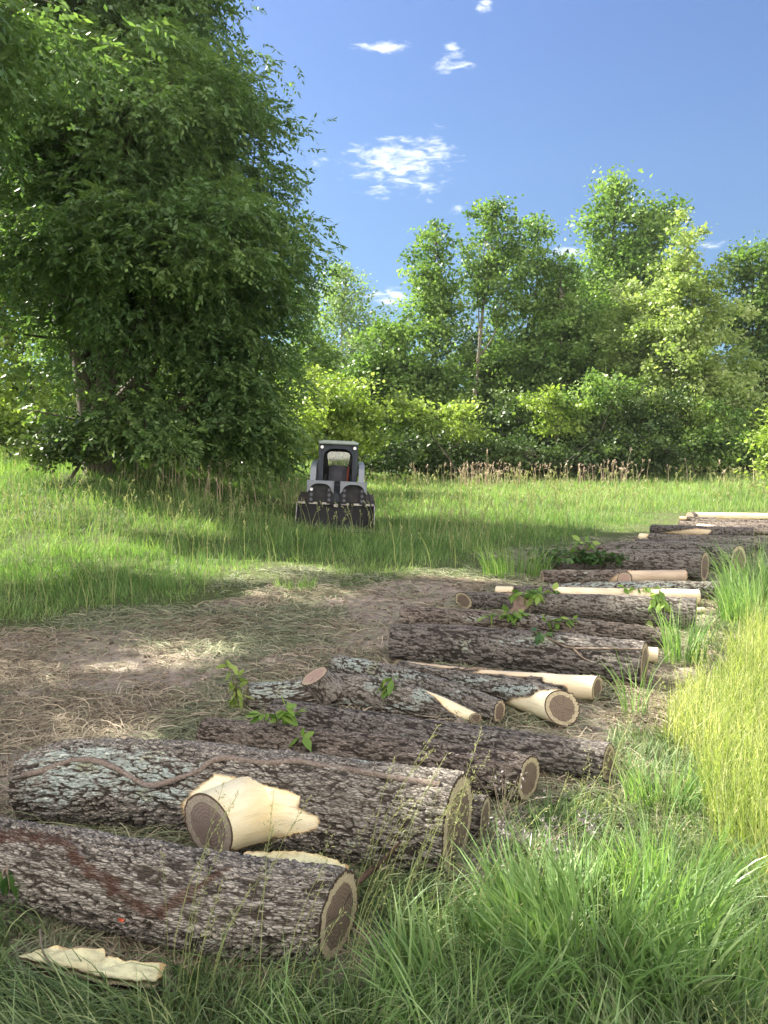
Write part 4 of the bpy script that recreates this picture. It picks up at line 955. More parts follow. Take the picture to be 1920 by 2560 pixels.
# lush grass clumps: each a plant of its own
def clump(label, px, py, r, n, hmin, hmax, w, mat, seed, lean0=None, amt=1.1, z=0., group='lush grass clumps', name='grass_clump'):
    rng = np.random.default_rng(seed); c = at(px, py, 1.0); d = rayd(px, py); t = -(CAMZ)/d[2] if d[2] < -1e-3 else 5; c = CAM+d*t
    g0 = tz(c[0], c[1]); t = (g0-CAMZ)/d[2]; c = CAM+d*t
    a = rng.random(n)*6.28; rr = r*np.sqrt(rng.random(n)); x = c[0]+np.cos(a)*rr; y = c[1]+np.sin(a)*rr*.8
    P = np.stack([x, y, terrain(x, y)-.01], 1); k = logfree(x, y, .01); P = P[k]; a = a[k]; rr = rr[k]; n = len(P)
    ln = a+rng.normal(size=n)*.7 if lean0 is None else lean0+rng.normal(size=n)*.8
    V, F = blades(P, hmin+(hmax-hmin)*rng.random(n), w*(.6+.7*rng.random(n)), ln, np.clip(amt*(.35+.5*rr/r)+.35*rng.normal(size=n), .08, 2.4), seed, 6)
    va = np.clip(.45+.25*rng.normal(size=n), 0, 1)
    o = mk(name, V, F, mat, origin=(c[0], c[1], g0), attrs={'var': np.repeat(va, 14)}, smooth=True); return prop(o, label, 'grass clump', group)
clump('largest clump of broad bluish-green grass, in the lower right', 1500, 2430, .36, 800, .24, .48, .015, G_lush, 201, amt=1.3)
clump('broad-bladed grass clump left of the largest one, drooping over the flattened grass', 1170, 2520, .26, 420, .18, .36, .012, G_lush, 202, amt=1.4)
clump('broad-bladed grass clump on the bottom edge in the right corner', 1790, 2560, .28, 460, .2, .42, .013, G_lush, 203, amt=1.2)
clump('grass clump rising at the bottom edge below the front log end', 860, 2660, .22, 330, .14, .32, .006, G_lush, 204, amt=1.3)
clump('sparse grass clump at the bottom centre with thin curved blades', 1330, 2740, .30, 380, .16, .36, .010, G_lush, 205, amt=1.4)
clump('sunlit grass clump behind the largest one, against the yellow grass', 1690, 2260, .24, 340, .18, .38, .011, G_lush, 215, amt=1.2)
clump('low curved grass tuft on the bottom edge, lower left', 520, 2620, .22, 220, .12, .24, .005, G_flat, 216, amt=1.6)
clump('grass tuft beside the cut end of the thick vine-covered log', 1275, 2190, .13, 110, .10, .22, .0055, G_lush, 206)
clump('grass tuft between the thick vine-covered log and the orange-barked log', 1400, 2075, .13, 110, .10, .2, .005, G_lush, 207)
clump('grass clump at the right end of the longest dark front log', 1660, 2010, .2, 240, .12, .28, .007, G_lush, 208)
clump('upright grass tuft in bare soil right of the long thick log', 1710, 1655, .16, 110, .3, .62, .010, G_lush, 209, amt=.9)
clump('arching bright grass clump at the right end of the ivy-covered log', 1890, 1510, .36, 320, .5, .95, .013, G_lush, 210, amt=1.3)
clump('bushy grass clump at the right edge among the far log ends', 1900, 1560, .4, 420, .35, .65, .010, G_lush, 211)
clump('grass tuft sprouting below the cream peeled log end', 1590, 1790, .1, 26, .3, .55, .008, G_lush, 212, amt=1.4)
clump('tall pale grass clump in the meadow left of the ivy-covered log', 1290, 1440, .5, 260, .3, .6, .012, G_meadow, 213, amt=1.0)
clump('bright grass tuft in the soil beside the meadow edge, centre left', 740, 1480, .25, 160, .15, .32, .008, G_meadow, 214)

# dry stalks along the far meadow edge
rng = np.random.default_rng(300); xs = []
for (a, b, n, d) in ((1150, 1300, 60, 33), (1300, 1440, 16, 34), (960, 1150, 8, 33), (1440, 1600, 44, 35), (300, 780, 60, 19.5), (1600, 1900, 8, 36)):
    for i in range(n): xs.append((rng.uniform(a, b), d+rng.normal()*.8))
P = np.array([at(a, 1180, d) for a, d in xs]); P[:, 2] = terrain(P[:, 0], P[:, 1]); n = len(P)
hh = .7+.45*rng.random(n); hh[rng.random(n) < .04] *= 1.7
seed_stems('dry_stalks', P, hh*np.where(P[:, 1] < 25, .9, 1.), rng, G_dry, heads=6, hl=.18, sw=.003, size=.02, spread=.5, amt=.1+.7*rng.random(n)**2)

# ------------------------------------------------------------------ compact track loader with grapple bucket
def paint(name, col, rough=.45, metal=0., dirt=.25):
    m = M(name); p = m.obj(); n = m.noise(p, 6, 5, .6); n2 = m.noise(p, 45, 4, .6)
    c = m.mix(m.rng(n, .45, .75, 0, dirt), col, (.20, .16, .12)); c = m.mix(m.rng(n2, .6, .75, 0, dirt), c, (.12, .10, .08))
    return m.finish(m.bsdf(c, m.rng(n, .3, .7, rough, min(1, rough+.3)), metal=metal, normal=m.bump(n2, .12, .004)))
K_dark = paint('charcoal_paint', (.016, .025, .042), .45, dirt=.08); K_black = paint('black_steel', (.005, .006, .009), .5, dirt=.03); K_grey = paint('pale_grey_paint', (.18, .205, .24), .4)
K_roof = paint('pale_roof_paint', (.27, .33, .31), .4); K_steel = paint('worn_steel', (.38, .36, .34), .35, .6, .4); K_rubber = paint('track_rubber', (.045, .042, .04), .8, dirt=.5)
K_seat = paint('seat_vinyl', (.045, .048, .065), .55, dirt=.05); K_orange = paint('orange_belt', (.30, .055, .02), .6, dirt=.05); K_yellow = paint('yellow_label', (.65, .5, .05), .5, dirt=.1)
K_lens = paint('lamp_lens', (.75, .78, .80), .15, dirt=.0); K_hole = paint('hole_light_grey', (.075, .08, .10), .4, .3)  # K_hole: grey of the light seen through the jaw holes
mg = M('window_glass'); gb = mg.n('ShaderNodeBsdfGlossy'); gb.inputs['Roughness'].default_value = .03; tr = mg.n('ShaderNodeBsdfTransparent'); tr.inputs[0].default_value = (.72, .76, .74, 1)
mxs = mg.n('ShaderNodeMixShader'); mxs.inputs[0].default_value = .10; mg.l(tr.outputs[0], mxs.inputs[1]); mg.l(gb.outputs[0], mxs.inputs[2]); K_glass = mg.finish(mxs.outputs[0])
class BM:
    def __init__(s): s.b = bmesh.new()
    def box(s, x0, x1, y0, y1, z0, z1, bev=.012, rot=None, piv=None):
        r = bmesh.ops.create_cube(s.b, size=1.); vs = r['verts']
        for v in vs: v.co = Vector(((x0+x1)/2+v.co.x*(x1-x0), (y0+y1)/2+v.co.y*(y1-y0), (z0+z1)/2+v.co.z*(z1-z0)))
        if bev:
            es = list({e for v in vs for e in v.link_edges}); rb = bmesh.ops.bevel(s.b, geom=es, offset=min(bev, (x1-x0)*.3, (y1-y0)*.3, (z1-z0)*.3), segments=2, affect='EDGES'); vs = [v for v in rb['verts']]
        if rot: bmesh.ops.rotate(s.b, verts=vs, cent=piv or ((x0+x1)/2, (y0+y1)/2, (z0+z1)/2), matrix=Matrix.Rotation(rot[1], 3, rot[0]))
        return s
    def prism_yz(s, pts, x0, x1):
        a = [s.b.verts.new((x0, y, z)) for y, z in pts]; b = [s.b.verts.new((x1, y, z)) for y, z in pts]; n = len(pts)
        s.b.faces.new(a); s.b.faces.new(b[::-1])
        for i in range(n): s.b.faces.new((a[i], b[i], b[(i+1) % n], a[(i+1) % n]))
        return s
    def ring(s, outer, inner, y0, y1):
        """plate in the xz plane with a hole; outer and inner have as many points"""
        n = len(outer); o0 = [s.b.verts.new((x, y0, z)) for x, z in outer]; i0 = [s.b.verts.new((x, y0, z)) for x, z in inner]
        o1 = [s.b.verts.new((x, y1, z)) for x, z in outer]; i1 = [s.b.verts.new((x, y1, z)) for x, z in inner]
        for k in range(n):
            j = (k+1) % n
            s.b.faces.new((o0[k], o0[j], i0[j], i0[k])); s.b.faces.new((o1[j], o1[k], i1[k], i1[j]))
            s.b.faces.new((o0[j], o0[k], o1[k], o1[j])); s.b.faces.new((i0[k], i0[j], i1[j], i1[k]))
        return s
    def cyl(s, c, r, h, axis='Y', seg=20, r2=None):
        rr = bmesh.ops.create_cone(s.b, cap_ends=True, segments=seg, radius1=r, radius2=r if r2 is None else r2, depth=h)
        if axis == 'Y': bmesh.ops.rotate(s.b, verts=rr['verts'], cent=(0, 0, 0), matrix=Matrix.Rotation(math.pi/2, 3, 'X'))
        if axis == 'X': bmesh.ops.rotate(s.b, verts=rr['verts'], cent=(0, 0, 0), matrix=Matrix.Rotation(math.pi/2, 3, 'Y'))
        for v in rr['verts']: v.co += Vector(c)
        return s
    def done(s, name, mat, parent):
        me = bpy.data.meshes.new(name); bmesh.ops.recalc_face_normals(s.b, faces=s.b.faces); s.b.to_mesh(me); s.b.free(); me.materials.append(mat)
        o = bpy.data.objects.new(name, me); C.objects.link(o); o.parent = parent; return o
gx, gy = -1.16, 18.25
T = empty('track_loader', (gx, gy, tz(gx, gy)-.02)); T.rotation_euler = (0, math.radians(2.6), math.radians(2.8))
prop(T, 'grey and black compact track loader with a grapple bucket, parked in the meadow grass', 'track loader')
b = BM(); b.box(-.46, .46, .0, 1.95, .24, .86, .03); b.box(-.46, .46, 1.3, 2.05, .8, 1.38, .05); b.box(-.44, .44, -.12, .02, .42, .80, .02); b.done('body', K_dark, T)
# cab
def arch(w, z0, z1, r, n=6):
    p = [(-w, z0)]
    for k in range(n+1):
        a = math.pi-k*math.pi/2/n; p.append((-w+r+math.cos(a)*r, z1-r*.8+math.sin(a)*r*.8))
    for k in range(n+1):
        a = math.pi/2-k*math.pi/2/n; p.append((w-r+math.cos(a)*r, z1-r*.8+math.sin(a)*r*.8))
    p.append((w, z0)); return p
def rect_like(pts, x, z0, z1):
    """outer rectangle sampled to match the points of an arch"""
    n = (len(pts)-2)//2; out = [(-x, z0)]
    for k in range(n): t = k/(n-1); out.append((-x, z0+(z1-z0)*min(1, .72+.56*t)) if t <= .5 else (-x+x*(t-.5)*2*.999, z1))
    for k in range(n): t = k/(n-1); out.append((x*t*2*.999+.0005, z1) if t < .5 else (x, z1-(z1-z0)*max(0, .28*(t-.5)*2)))
    out.append((x, z0)); return out
inn = arch(.345, .84, 1.86, .24)
b = BM(); b.ring(rect_like(inn, .46, .80, 1.96), inn, .02, .12); b.box(-.463, -.385, -.01, .06, .8, 1.93, .01); b.box(.385, .463, -.01, .06, .8, 1.93, .01)
b.box(-.46, -.43, .12, 1.28, .80, 1.12, .008); b.box(.43, .46, .12, 1.28, .80, 1.12, .008); b.box(-.46, -.43, .12, 1.28, 1.80, 1.96, .008); b.box(.43, .46, .12, 1.28, 1.80, 1.96, .008)
for sx in (-.452, .438):
    for k in range(8): b.box(sx, sx+.014, .2+k*.14, .215+k*.14, 1.1, 1.82, 0)
    for k in range(7): b.box(sx+.003, sx+.012, .12, 1.28, 1.18+k*.095, 1.19+k*.095, 0)
cabf = b.done('cab_frame', K_dark, T)
win = arch(.285, 1.44, 1.80, .11, 6); ow = rect_like(win, .43, .80, 1.94)
win[0] = (-.25, 1.44); win[-1] = (.25, 1.44)
b = BM(); b.ring(ow, win, 1.22, 1.27); b.box(-.28, .28, 1.215, 1.272, .80, 1.435, .005); b.done('rear_panel', K_black, T)
b = BM(); b.box(-.30, .30, 1.24, 1.246, 1.42, 1.81, 0); b.done('rear_window', K_glass, T)
b = BM(); b.box(-.475, .475, -.08, 1.36, 1.965, 2.03, .022); b.box(-.40, .40, .1, 1.2, 2.031, 2.055, .01); b.done('cab_roof', K_roof, T)
for sx in (-.385, .385):
    b = BM(); b.cyl((sx, -.012, 1.885), .046, .05); hl = b.done('headlight', K_black, T)
    b = BM(); b.cyl((sx, -.04, 1.885), .038, .012); b.done('lens', K_lens, hl)
b = BM(); b.box(-.22, .22, .75, .90, .98, 1.46, .06, ('X', -.15)); b.box(-.20, .20, .45, .9, .84, .98, .05); b.box(-.13, .13, .70, .76, 1.05, 1.38, .03, ('X', -.15)); b.done('seat', K_seat, T)
b = BM(); b.box(.225, .255, .62, .66, .86, 1.44, .006, ('Y', .06)); b.done('seat_belt', K_orange, T)
b = BM(); b.box(-.20, -.13, 1.205, 1.214, 1.36, 1.40, 0); b.done('warning_label', K_yellow, T)
for sx in (-.29, .29):
    b = BM(); b.box(sx-.045, sx+.045, .3, .62, .84, 1.06, .02); b.cyl((sx, .36, 1.12), .012, .14, 'Z'); b.cyl((sx, .36, 1.20), .026, .07, 'Z'); b.done('joystick', K_black, T)
# tracks
def stadium(L, r0, r1, n=10):
    p = []
    for k in range(n+1): a = -math.pi/2+k*math.pi/n; p.append((L/2+math.cos(a)*r0, r0+math.sin(a)*r0))
    for k in range(n+1): a = math.pi/2+k*math.pi/n; p.append((-L/2+math.cos(a)*r1, .02+r1+math.sin(a)*r1))
    return p
for sx in (-.75, .75):
    b = BM(); pr = [(y+.85, z) for y, z in stadium(1.15, .36, .31)]
    b.prism_yz([(y, z) for y, z in pr], sx-.17, sx+.17)
    cum = [0]; q = pr+[pr[0]]
    for i in range(len(pr)): cum.append(cum[-1]+math.dist(q[i], q[i+1]))
    nl = 44
    for k in range(nl):
        u = cum[-1]*k/nl; i = max(j for j in range(len(cum)) if cum[j] <= u); i = min(i, len(pr)-1); t = (u-cum[i])/(cum[i+1]-cum[i])
        y = q[i][0]+(q[i+1][0]-q[i][0])*t; z = q[i][1]+(q[i+1][1]-q[i][1])*t; an = math.atan2(q[i+1][1]-q[i][1], q[i+1][0]-q[i][0])
        b.box(sx-.172, sx+.172, y-.019, y+.019, z-.028, z+.028, .006, ('X', an))
    tk = b.done('track', K_rubber, T)
    b = BM(); s_ = 1 if sx > 0 else -1
    for (yy_, r_) in ((.27, .22), (1.43, .25), (.62, .11), (.85, .11), (1.08, .11)): b.cyl((sx+s_*.172, yy_, .37 if r_ > .2 else .16), r_, .02, 'X')
    b.done('wheel', K_dark, tk)
# loader arms
for s_ in (-1, 1):
    x0, x1 = sorted((s_*.50, s_*.635))
    b = BM(); b.prism_yz([(2.0, 1.18), (2.05, 1.42), (1.7, 1.56), (.2, 1.50), (-.10, 1.40), (-.32, 1.02), (-.24, .98), (.10, 1.22), (.5, 1.33), (1.6, 1.33)], x0, x1)
    b.done('loader_arm', K_grey, T)
    b = BM(); b.prism_yz([(-.33, 1.03), (-.23, .97), (-.36, .42), (-.52, .42), (-.50, .70)], x0-.01, x1+.01); b.cyl((s_*.57, -.38, .92), .035, .17, 'X'); b.done('arm_knee', K_dark, T)
    b = BM(); b.cyl((s_*.55, .30, 1.12), .035, .0, 'X') if False else None
    b = BM(); b.box(s_*.545-.03, s_*.545+.03, .1, .98, 1.0, 1.06, .02, ('X', .42)); b.box(s_*.545-.018, s_*.545+.018, .75, 1.5, 1.15, 1.186, .01, ('X', .42)); b.done('lift_cylinder', K_steel, T)
tb = Tubes()
for pts in ([(-.50, -.05, .86), (-.47, -.1, 1.2), (-.49, .1, 1.42)], [(.49, -.05, .86), (.46, -.1, 1.15), (.50, .1, 1.4)], [(-.03, -.45, .95), (-.05, -.62, 1.0), (-.1, -.7, .8)], [(.03, -.45, .95), (.06, -.63, .98), (.1, -.7, .8)], [(.62, -.35, .9), (.74, -.55, .85), (.80, -.80, .58)]):
    tb = Tubes(); tb.add(catmull(pts, 12), .014, 8); me = mk('hydraulic_hose', tb.V[0], tb.F[0], K_black, origin=(0, 0, 0), smooth=True); me.parent = T
# quick coupler post
b = BM(); b.box(-.085, .085, -.66, -.58, .56, .86, .01); b.box(-.075, .075, -.62, -.56, .86, 1.02, .008)
for k in range(4): b.box(-.08, .08, -.655, -.60, .89+k*.035, .905+k*.035, .004)
b.box(-.5, .5, -.50, -.40, .30, .62, .01); b.done('coupler_post', K_dark, T)
b = BM(); b.box(-.05, .05, -.70, -.655, .52, .59, .01); b.cyl((-.03, -.7, .56), .016, .03); b.cyl((.03, -.7, .56), .016, .03); b.done('coupler_latch', K_steel, T)
# grapple jaws
for cx in (-.365, .385):
    b = BM(); a_ = arch(.25, .72, 1.05, .20, 6); a_ = [(x+cx, z) for x, z in a_]
    o_ = rect_like(a_, .292, .80, 1.105); o_ = [(x+cx, z) for x, z in o_]; o_[0] = (cx-.292, .90); o_[-1] = (cx+.292, .90); a_[0] = (cx-.285, .86); a_[-1] = (cx+.285, .86)
    # open arch of pale plate: only the top band, so bridge without the bottom
    n = len(a_); o0 = [b.b.verts.new((x, -.82, z)) for x, z in o_]; i0 = [b.b.verts.new((x, -.82, z)) for x, z in a_]; o1 = [b.b.verts.new((x, -.79, z)) for x, z in o_]; i1 = [b.b.verts.new((x, -.79, z)) for x, z in a_]
    for k in range(n-1):
        b.b.faces.new((o0[k], o0[k+1], i0[k+1], i0[k])); b.b.faces.new((o1[k+1], o1[k], i1[k], i1[k+1])); b.b.faces.new((o0[k+1], o0[k], o1[k], o1[k+1])); b.b.faces.new((i0[k], i0[k+1], i1[k+1], i1[k]))
    b.box(cx-.292, cx+.292, -.80, -.55, 1.09, 1.112, .004)
    for sx in (-.295, .295): b.box(cx+sx-.009, cx+sx+.009, -.84, -.5, .84, 1.12, .004)
    g_ = b.done('grapple_jaw', K_grey, T)
    b = BM(); b.box(cx-.285, cx+.285, -.70, -.66, .56, 1.08, .006); b.box(cx-.29, cx-.262, -.79, -.45, .56, .90, .004); b.box(cx+.262, cx+.29, -.79, -.45, .56, .90, .004); b.box(cx-.285, cx-.15, -.76, -.72, .60, .93, .004); b.box(cx+.15, cx+.285, -.76, -.72, .60, .93, .004); pl = b.done('jaw_plate', K_black, g_)
    for j, zz in enumerate((.92, .80, .69)):
        for sx in (-.205, .205):
            b = BM(); b.cyl((cx+sx, -.765, zz-.01), .036, .012); lens = (cx < 0 and sx < 0 and j == 0)
            b.done('jaw_hole_disc', K_lens if lens else K_hole, g_)  # discs stand for holes, the light seen through is in their tone
# bucket
b = BM(); b.prism_yz([(-.70, .60), (-.66, .60), (-.62, .10), (-.66, .05), (-1.30, .03), (-1.30, .0), (-.60, .0), (-.56, .1), (-.62, .64), (-.70, .64)], -.86, .86)
for sx in (-.875, .855): b.prism_yz([(-.62, .62), (-.60, .0), (-1.28, .0), (-1.20, .12), (-.80, .60)], sx, sx+.02)
bk = b.done('bucket', K_black, T)
for x0, x1 in ((-.87, -.70), (-.62, -.42), (-.32, -.13), (.12, .30), (.40, .60), (.67, .87)):
    b = BM(); b.box(x0, x1, -.74, -.66, .575, .62, .006); b.done('wear_plate', K_steel, bk)
for sx in (-.885, .872):
    b = BM(); b.prism_yz([(-.80, .60), (-.78, .60), (-1.26, .0), (-1.29, .0)], sx, sx+.013); b.done('side_cutter', K_steel, bk)

# ------------------------------------------------------------------ slabs, twigs, sprigs
def slab(label, up, lo, z0, thick, mat, seed, bow=.03, cut=True, name='wood_slab'):
    """a split-off slab of wood: pale on top, bark underneath; up and lo are its two long edges"""
    rng_ = np.random.default_rng(seed); n, k = 70, 9
    def line(pts):
        W_ = []
        for px, py in pts:
            d = rayd(px, py); t = (z0-CAMZ)/d[2]; W_.append(CAM+d*t)
        return catmull(W_, n)
    A, B = line(up), line(lo); jt = (vnoise(np.stack([np.linspace(0, 24, n), np.zeros(n), np.zeros(n)], 1), seed)-.5)[:, None]*.011
    A = A+(A-B)/np.maximum(.02, np.linalg.norm(A-B, axis=1))[:, None]*jt; B = B+(A-B)*0
    s_ = np.linspace(0, 1, k)[None, :, None]; Gd = A[:, None]*(1-s_)+B[:, None]*s_
    q = Gd.reshape(-1, 3); nz_ = (fbm(q*[30, 60, 20], seed+1, 3)-.5).reshape(n, k)
    wdt = np.clip(np.linalg.norm(A-B, axis=1), 0, .08)/.08
    top = Gd.copy(); top[..., 2] += nz_*.022+bow*np.sin(np.linspace(0, np.pi, n))[:, None]*.5+.02*np.sin(np.linspace(0, np.pi, k))[None]*0
    bot = Gd.copy(); bot[..., 2] += -thick*wdt[:, None]*(.25+.75*np.sin(np.linspace(0, np.pi, k))[None])-.004+nz_*.01+bow*np.sin(np.linspace(0, np.pi, n))[:, None]*.5
    g0 = terrain(bot[..., 0].ravel(), bot[..., 1].ravel()).reshape(n, k)
    V = np.concatenate([top.reshape(-1, 3), bot.reshape(-1, 3)]); ii = np.arange(n*k).reshape(n, k); jj = ii+n*k
    def quads(a): return np.stack([a[:-1, :-1], a[:-1, 1:], a[1:, 1:], a[1:, :-1]], -1).reshape(-1, 4)
    def wall(a, b): return np.stack([a[:-1], a[1:], b[1:], b[:-1]], -1)
    F = [quads(ii), quads(jj)[:, ::-1], wall(jj[:, 0], ii[:, 0]), wall(ii[:, -1], jj[:, -1]), wall(ii[0], jj[0]), wall(jj[-1], ii[-1])]
    N_ = n*k; top1 = np.concatenate([np.ones(N_), np.zeros(N_)]); ed = np.zeros((n, k)); ed[:, 0] = ed[:, -1] = .6; ed[-3:] = .9
    at_ = dict(h=np.full(2*N_, .6), peel=top1, lichen=0*top1, stain=0*top1, paint=0*top1, edge=np.concatenate([ed.ravel(), 0*ed.ravel()]), bc=V*1.0)
    o = mk(name, V, F, mat, origin=V.mean(0), attrs=at_, smooth=False); return prop(o, label, 'wood slab')
BARK_Y = make_bark('yellow_slab_wood', (.19, .15, .12), (.29, .24, .19), (.03, .02, .016), peel0=(.68, .66, .40), peel1=(.52, .46, .25), peel_dirty=(.20, .15, .09))
slab('jagged pale yellow slab of split wood lying in front of the front log', [(46, 2390), (116, 2374), (180, 2380), (255, 2386), (268, 2404), (330, 2412), (416, 2410)], [(46, 2392), (98, 2410), (191, 2434), (250, 2452), (300, 2452), (376, 2456), (400, 2444)], .11, .075, BARK_Y, 501)
slab('pale wood sliver wedged between the front log and the thick vine-covered log', [(610, 2132), (700, 2136), (800, 2146), (872, 2166)], [(600, 2190), (700, 2215), (800, 2225), (870, 2200)], .16, .03, BARK_Y, 502)

TWIG = trunk_mat('twig_bark', (.10, .075, .055), (.24, .19, .15))
def twig(label, paths, r, z=.01, name='twig', key=None, cat='twig', rough=.25):
    tb = Tubes(); allp = []
    for pth in paths:
        pts = []
        for p in pth:
            px, py = p[:2]; dz = p[2] if len(p) > 2 else 0
            if key: q, nn = surf(key, px, py, r*.8+dz)
            else:
                d = rayd(px, py); q = CAM+d*(-(CAMZ-z-dz)/d[2])
            pts.append(q)
        c = catmull(pts, max(10, len(pts)*7)); tb.add(c, np.linspace(r, r*.45, len(c)), 7, rough=rough, seed=len(pts)); allp.append(c)
    V = np.concatenate(tb.V); c = V.mean(0); o = mk(name, V, np.concatenate(tb.F), TWIG, origin=(c[0], c[1], V[:, 2].min()), smooth=True); return prop(o, label, cat)
twig('dark stick lying along the bottom left corner', [[(-30, 2502), (60, 2492), (120, 2487), (190, 2466)], [(120, 2487), (160, 2500), (205, 2502)]], .012, .015, 'stick', cat='stick')
twig('thin curved twig crossing the yellow slab', [[(100, 2325, .10), (108, 2380, .12), (140, 2420, .12), (180, 2442, .08)]], .004, .01)
twig('short brown stick poking from the right tip of the yellow slab', [[(405, 2422, .02), (440, 2410, .02), (475, 2402, .03)]], .009, .012, 'stick', cat='stick')
twig('forked dry twig resting on the cream peeled log', [[(1135, 1680), (1190, 1668), (1215, 1660), (1260, 1662)], [(1150, 1678), (1185, 1676), (1205, 1672)]], .008, key='I')
twig('dead vine draped over the right end of the long thick log', [[(1335, 1578), (1380, 1600), (1420, 1618), (1480, 1622), (1560, 1622), (1606, 1626)], [(1430, 1618), (1452, 1640), (1475, 1655)]], .010, key='J', name='dead_vine', cat='vine')
TWIG = trunk_mat('root_bark', (.035, .022, .016), (.12, .08, .06))
twig('rough root leaning against the thick log beside the front cut end', [[(892, 2206, .12), (925, 2180, .15), (960, 2150, .20), (1000, 2105, .28)]], .012, .02, 'root', cat='root', rough=.5)
TWIG = trunk_mat('twig_bark2', (.10, .075, .055), (.24, .19, .15))
twig('upright dead sprig standing against the leafy log', [[(1400, 1538), (1398, 1510), (1404, 1488)]], .006, key='L')
twig('small crooked twig on the bark of the leafy log', [[(1524, 1545), (1520, 1520), (1535, 1498)], [(1520, 1520), (1512, 1508)]], .006, key='L')

def sprig(label, cen, n, spread, leaf, mat, seed, wid=.5, droop=.3, up=.5, cat='leafy sprig', name='leafy_sprig', stems=3, toward=None):
    """leaves on a few thin stems around a point; spread = (x, y, z) half sizes in metres"""
    rng_ = np.random.default_rng(seed); cen = np.asarray(cen, float); tb = Tubes(); Pl = []; Dl = []
    per = max(1, n//stems)
    for k in range(stems):
        e = rng_.normal(size=3)*.6; e = np.clip(e, -1, 1); e[2] = abs(e[2])*up-droop*rng_.random(); tip = cen+e*spread*1.2
        c = catmull([cen-[0, 0, .01], (cen+tip)/2+np.array([0, 0, .35*spread[2]])+rng_.normal(size=3)*spread*.1, tip], 10); tb.add(c, np.linspace(.004, .0015, 10), 5)
        for j in range(per):
            t = rng_.random()**.7; p = c[int(t*9)]; Pl.append(p+rng_.normal(size=3)*.006*leaf*10); Dl.append(unit((tip-cen)*.6/np.linalg.norm(tip-cen)+rng_.normal(size=3)*.75+[0, 0, -droop]))
    P, D = np.array(Pl), np.array(Dl); S = unit(np.cross(D, np.array([0, 0, 1.])+rng_.normal(size=P.shape)*.6)); L = leaf*(.55+.7*rng_.random(len(P))); W = L*wid
    N = np.cross(D, S); L_, W_ = L[:, None], W[:, None]
    # six-point leaf folded along the midrib
    V = np.stack([P, P+D*L_*.3+S*W_*.42+N*W_*.12, P+D*L_*.65+S*W_*.40+N*W_*.12-[0, 0, .04]*L_, P+D*L_-np.array([0, 0, .18])*L_, P+D*L_*.65-S*W_*.40+N*W_*.12-[0, 0, .04]*L_, P+D*L_*.3-S*W_*.42+N*W_*.12, P+D*L_*.5-[0, 0, .02]*L_], 1)
    i = np.arange(len(P))[:, None]*7
    F = [np.concatenate([i+[0, 1, 6, 5]]), np.concatenate([i+[6, 1, 2, 3]]), np.concatenate([i+[6, 3, 4, 5]])]
    o = empty(name, cen); prop(o, label, cat)
    tb.build('stem', TWIG, parent=o); mk('leaves', V.reshape(-1, 3), F, mat, parent=o, attrs={'var': np.repeat(np.clip(rng_.random(len(P)), 0, 1), 7)}, smooth=True); return o
def sp(key, px, py, off=.01): return surf(key, px, py, off)[0]
sprig('bright green walnut shoot growing beside the lichen-spotted log left end', at(590, 1752, 4.95)+np.array([0, 0, .03]), 46, (.08, .07, .15), .085, L_yel, 601, .38, droop=.6, up=1.2, stems=6)
sprig('large-leaved green sprig lying over the left part of the orange-barked log', sp('C', 690, 1822, .03), 34, (.16, .10, .10), .095, L_sprig, 602, .5, droop=.35, up=1., stems=5)
sprig('pair of pale leaves just right of the large-leaved sprig', sp('C', 765, 1850, .02), 4, (.06, .04, .03), .085, L_sprig, 603, .6, stems=2)
sprig('hanging green leaves on the middle of the lichen-spotted log', sp('F', 990, 1718, .02), 24, (.08, .05, .12), .075, L_sprig, 604, .55, droop=.9, up=.3, stems=4)
sprig('few dark leaves hanging on the front log at the left edge', sp('A', 26, 2165, .02), 6, (.03, .03, .09), .075, L_ivy, 605, .5, droop=1.2, up=.0, stems=2)
sprig('leafy spray over the left end of the log with the red-brown cut', sp('L', 1345, 1490, .02), 60, (.28, .12, .09), .11, L_sprig, 606, .6, stems=7)
sprig('vine leaves hanging down near the right end of the leafy log', sp('L', 1645, 1512, .03), 46, (.14, .08, .24), .11, L_sprig, 607, .6, droop=1.3, up=.25, stems=6)
sprig('pale leafy spray on the left half of the mossy log', sp('K', 1268, 1540, .02), 42, (.22, .10, .06), .095, L_sprig, 608, .6, stems=6)
sprig('pale leafy spray farther right on the mossy log', sp('K', 1400, 1560, .02), 30, (.18, .08, .06), .095, L_sprig, 609, .6, stems=5)
sprig('small dark leaf spray at the start of the dead vine', sp('J', 1345, 1592, .02), 22, (.12, .08, .05), .09, L_ivy, 610, .6, stems=4)
sprig('dark ivy heaped over the left half of the thick log', sp('P', 1460, 1398, .03), 900, (.85, .25, .16), .085, L_ivy, 611, .75, stems=45, name='ivy_heap', cat='ivy')
sprig('single bright sprig sticking up out of the dark ivy', sp('P', 1468, 1385, .12), 18, (.2, .08, .16), .16, L_sprig, 612, .45, up=1.4, stems=4)
sprig('small scraps of green leaf by the peeled knotted log', sp('M', 1590, 1475, .02), 20, (.25, .05, .03), .09, L_sprig, 613, .6, stems=4)

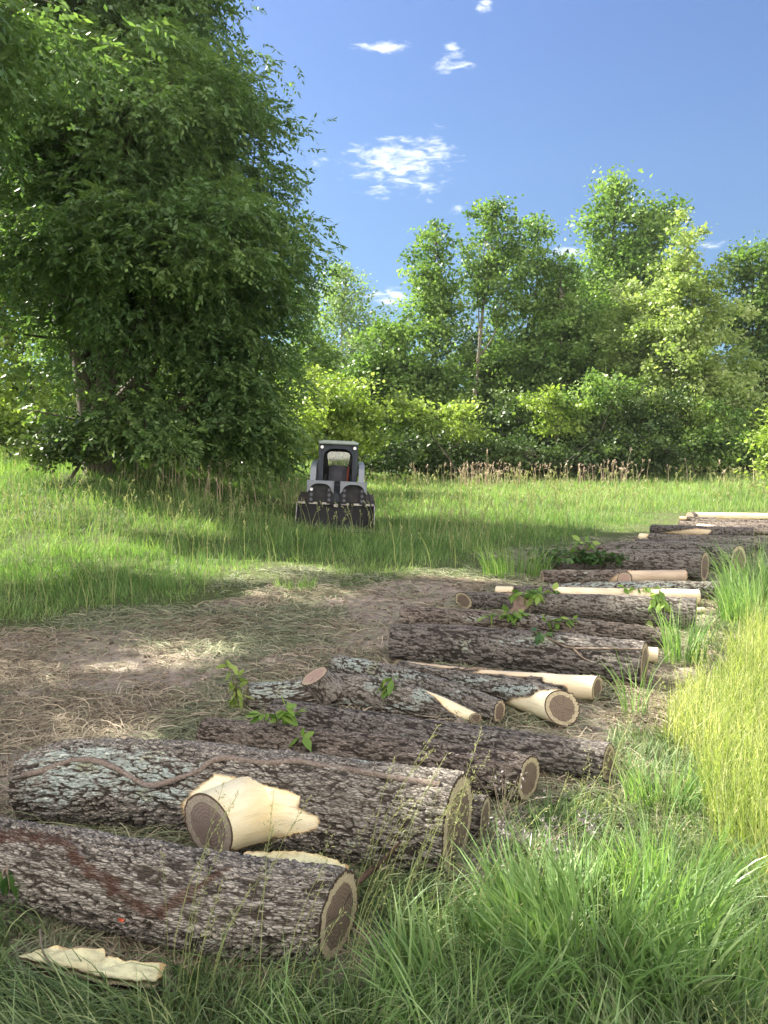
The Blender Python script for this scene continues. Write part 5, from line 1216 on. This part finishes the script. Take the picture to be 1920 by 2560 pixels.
# dead weeds lying in the grass beside the log ends
G_weed = leaf_mat('grey_weed_fluff', (.14, .125, .12), (.24, .22, .215), (.36, .33, .32), trans=.15, rough=.8, tcol=(1, 1, 1))
def weed(label, px, py, ang, L, seed, z=.12, rise=.25, heads=60):
    rng_ = np.random.default_rng(seed); d = rayd(px, py); c = CAM+d*(-(CAMZ-z)/d[2]); tb = Tubes(); dr = np.array([math.cos(ang), math.sin(ang), rise]); dr /= np.linalg.norm(dr)
    main = catmull([c, c+dr*L*.5+[0, 0, .02], c+dr*L], 14); tb.add(main, np.linspace(.005, .002, 14), 6, rough=.2); Pn = []
    for k in range(12):
        s0_ = main[int(2+11*rng_.random())]; e = s0_+dr*.12+rng_.normal(size=3)*.07; tb.add(catmull([s0_, (s0_+e)/2+[0, 0, .01], e], 5), .0015, 4)
        for j in range(heads//12): Pn.append(e+rng_.normal(size=3)*.016)
    P = np.array(Pn); D = unit(rng_.normal(size=P.shape)); V, F = leaves_arrays(P, D, side_of(D, rng_), .014+.012*rng_.random(len(P)), .005+.004*rng_.random(len(P)), rng_)
    o = empty('dead_weed', c); prop(o, label, 'dead weed'); tb.build('stem', TWIG, parent=o); prop(mk('dried_fluff', V, F, G_weed, parent=o, attrs={'var': np.repeat(rng_.random(len(P)), 4)}), kind='stuff'); return o
weed('grey dead weed sprawled in the grass right of the front log cut end', 1120, 2260, .45, .34, 701, heads=420)
weed('dead weed with fuzzy seed heads behind the sprawled grey one', 1290, 2185, .7, .26, 702, heads=320)
weed('upright thin dead weed beside the small log end behind the thick one', 1250, 2130, 1.2, .2, 703, rise=1.5, heads=60)

# ------------------------------------------------------------------ air
hm = M('air'); vp = hm.n('ShaderNodeVolumePrincipled'); vp.inputs['Color'].default_value = (.93, .96, 1, 1); vp.inputs['Density'].default_value = HAZE; vp.inputs['Anisotropy'].default_value = .35
hm.l(vp.outputs[0], hm.out.inputs['Volume'])
x0, x1, y0, y1, z0, z1 = -140, 140, -60, 160, -16, 60
V = np.array([(x, y, z) for x in (x0, x1) for y in (y0, y1) for z in (z0, z1)], float)
hz = mk('haze', V, np.array([[0, 1, 3, 2], [4, 6, 7, 5], [0, 4, 5, 1], [2, 3, 7, 6], [0, 2, 6, 4], [1, 5, 7, 3]]), hm.m); prop(hz, kind='stuff')
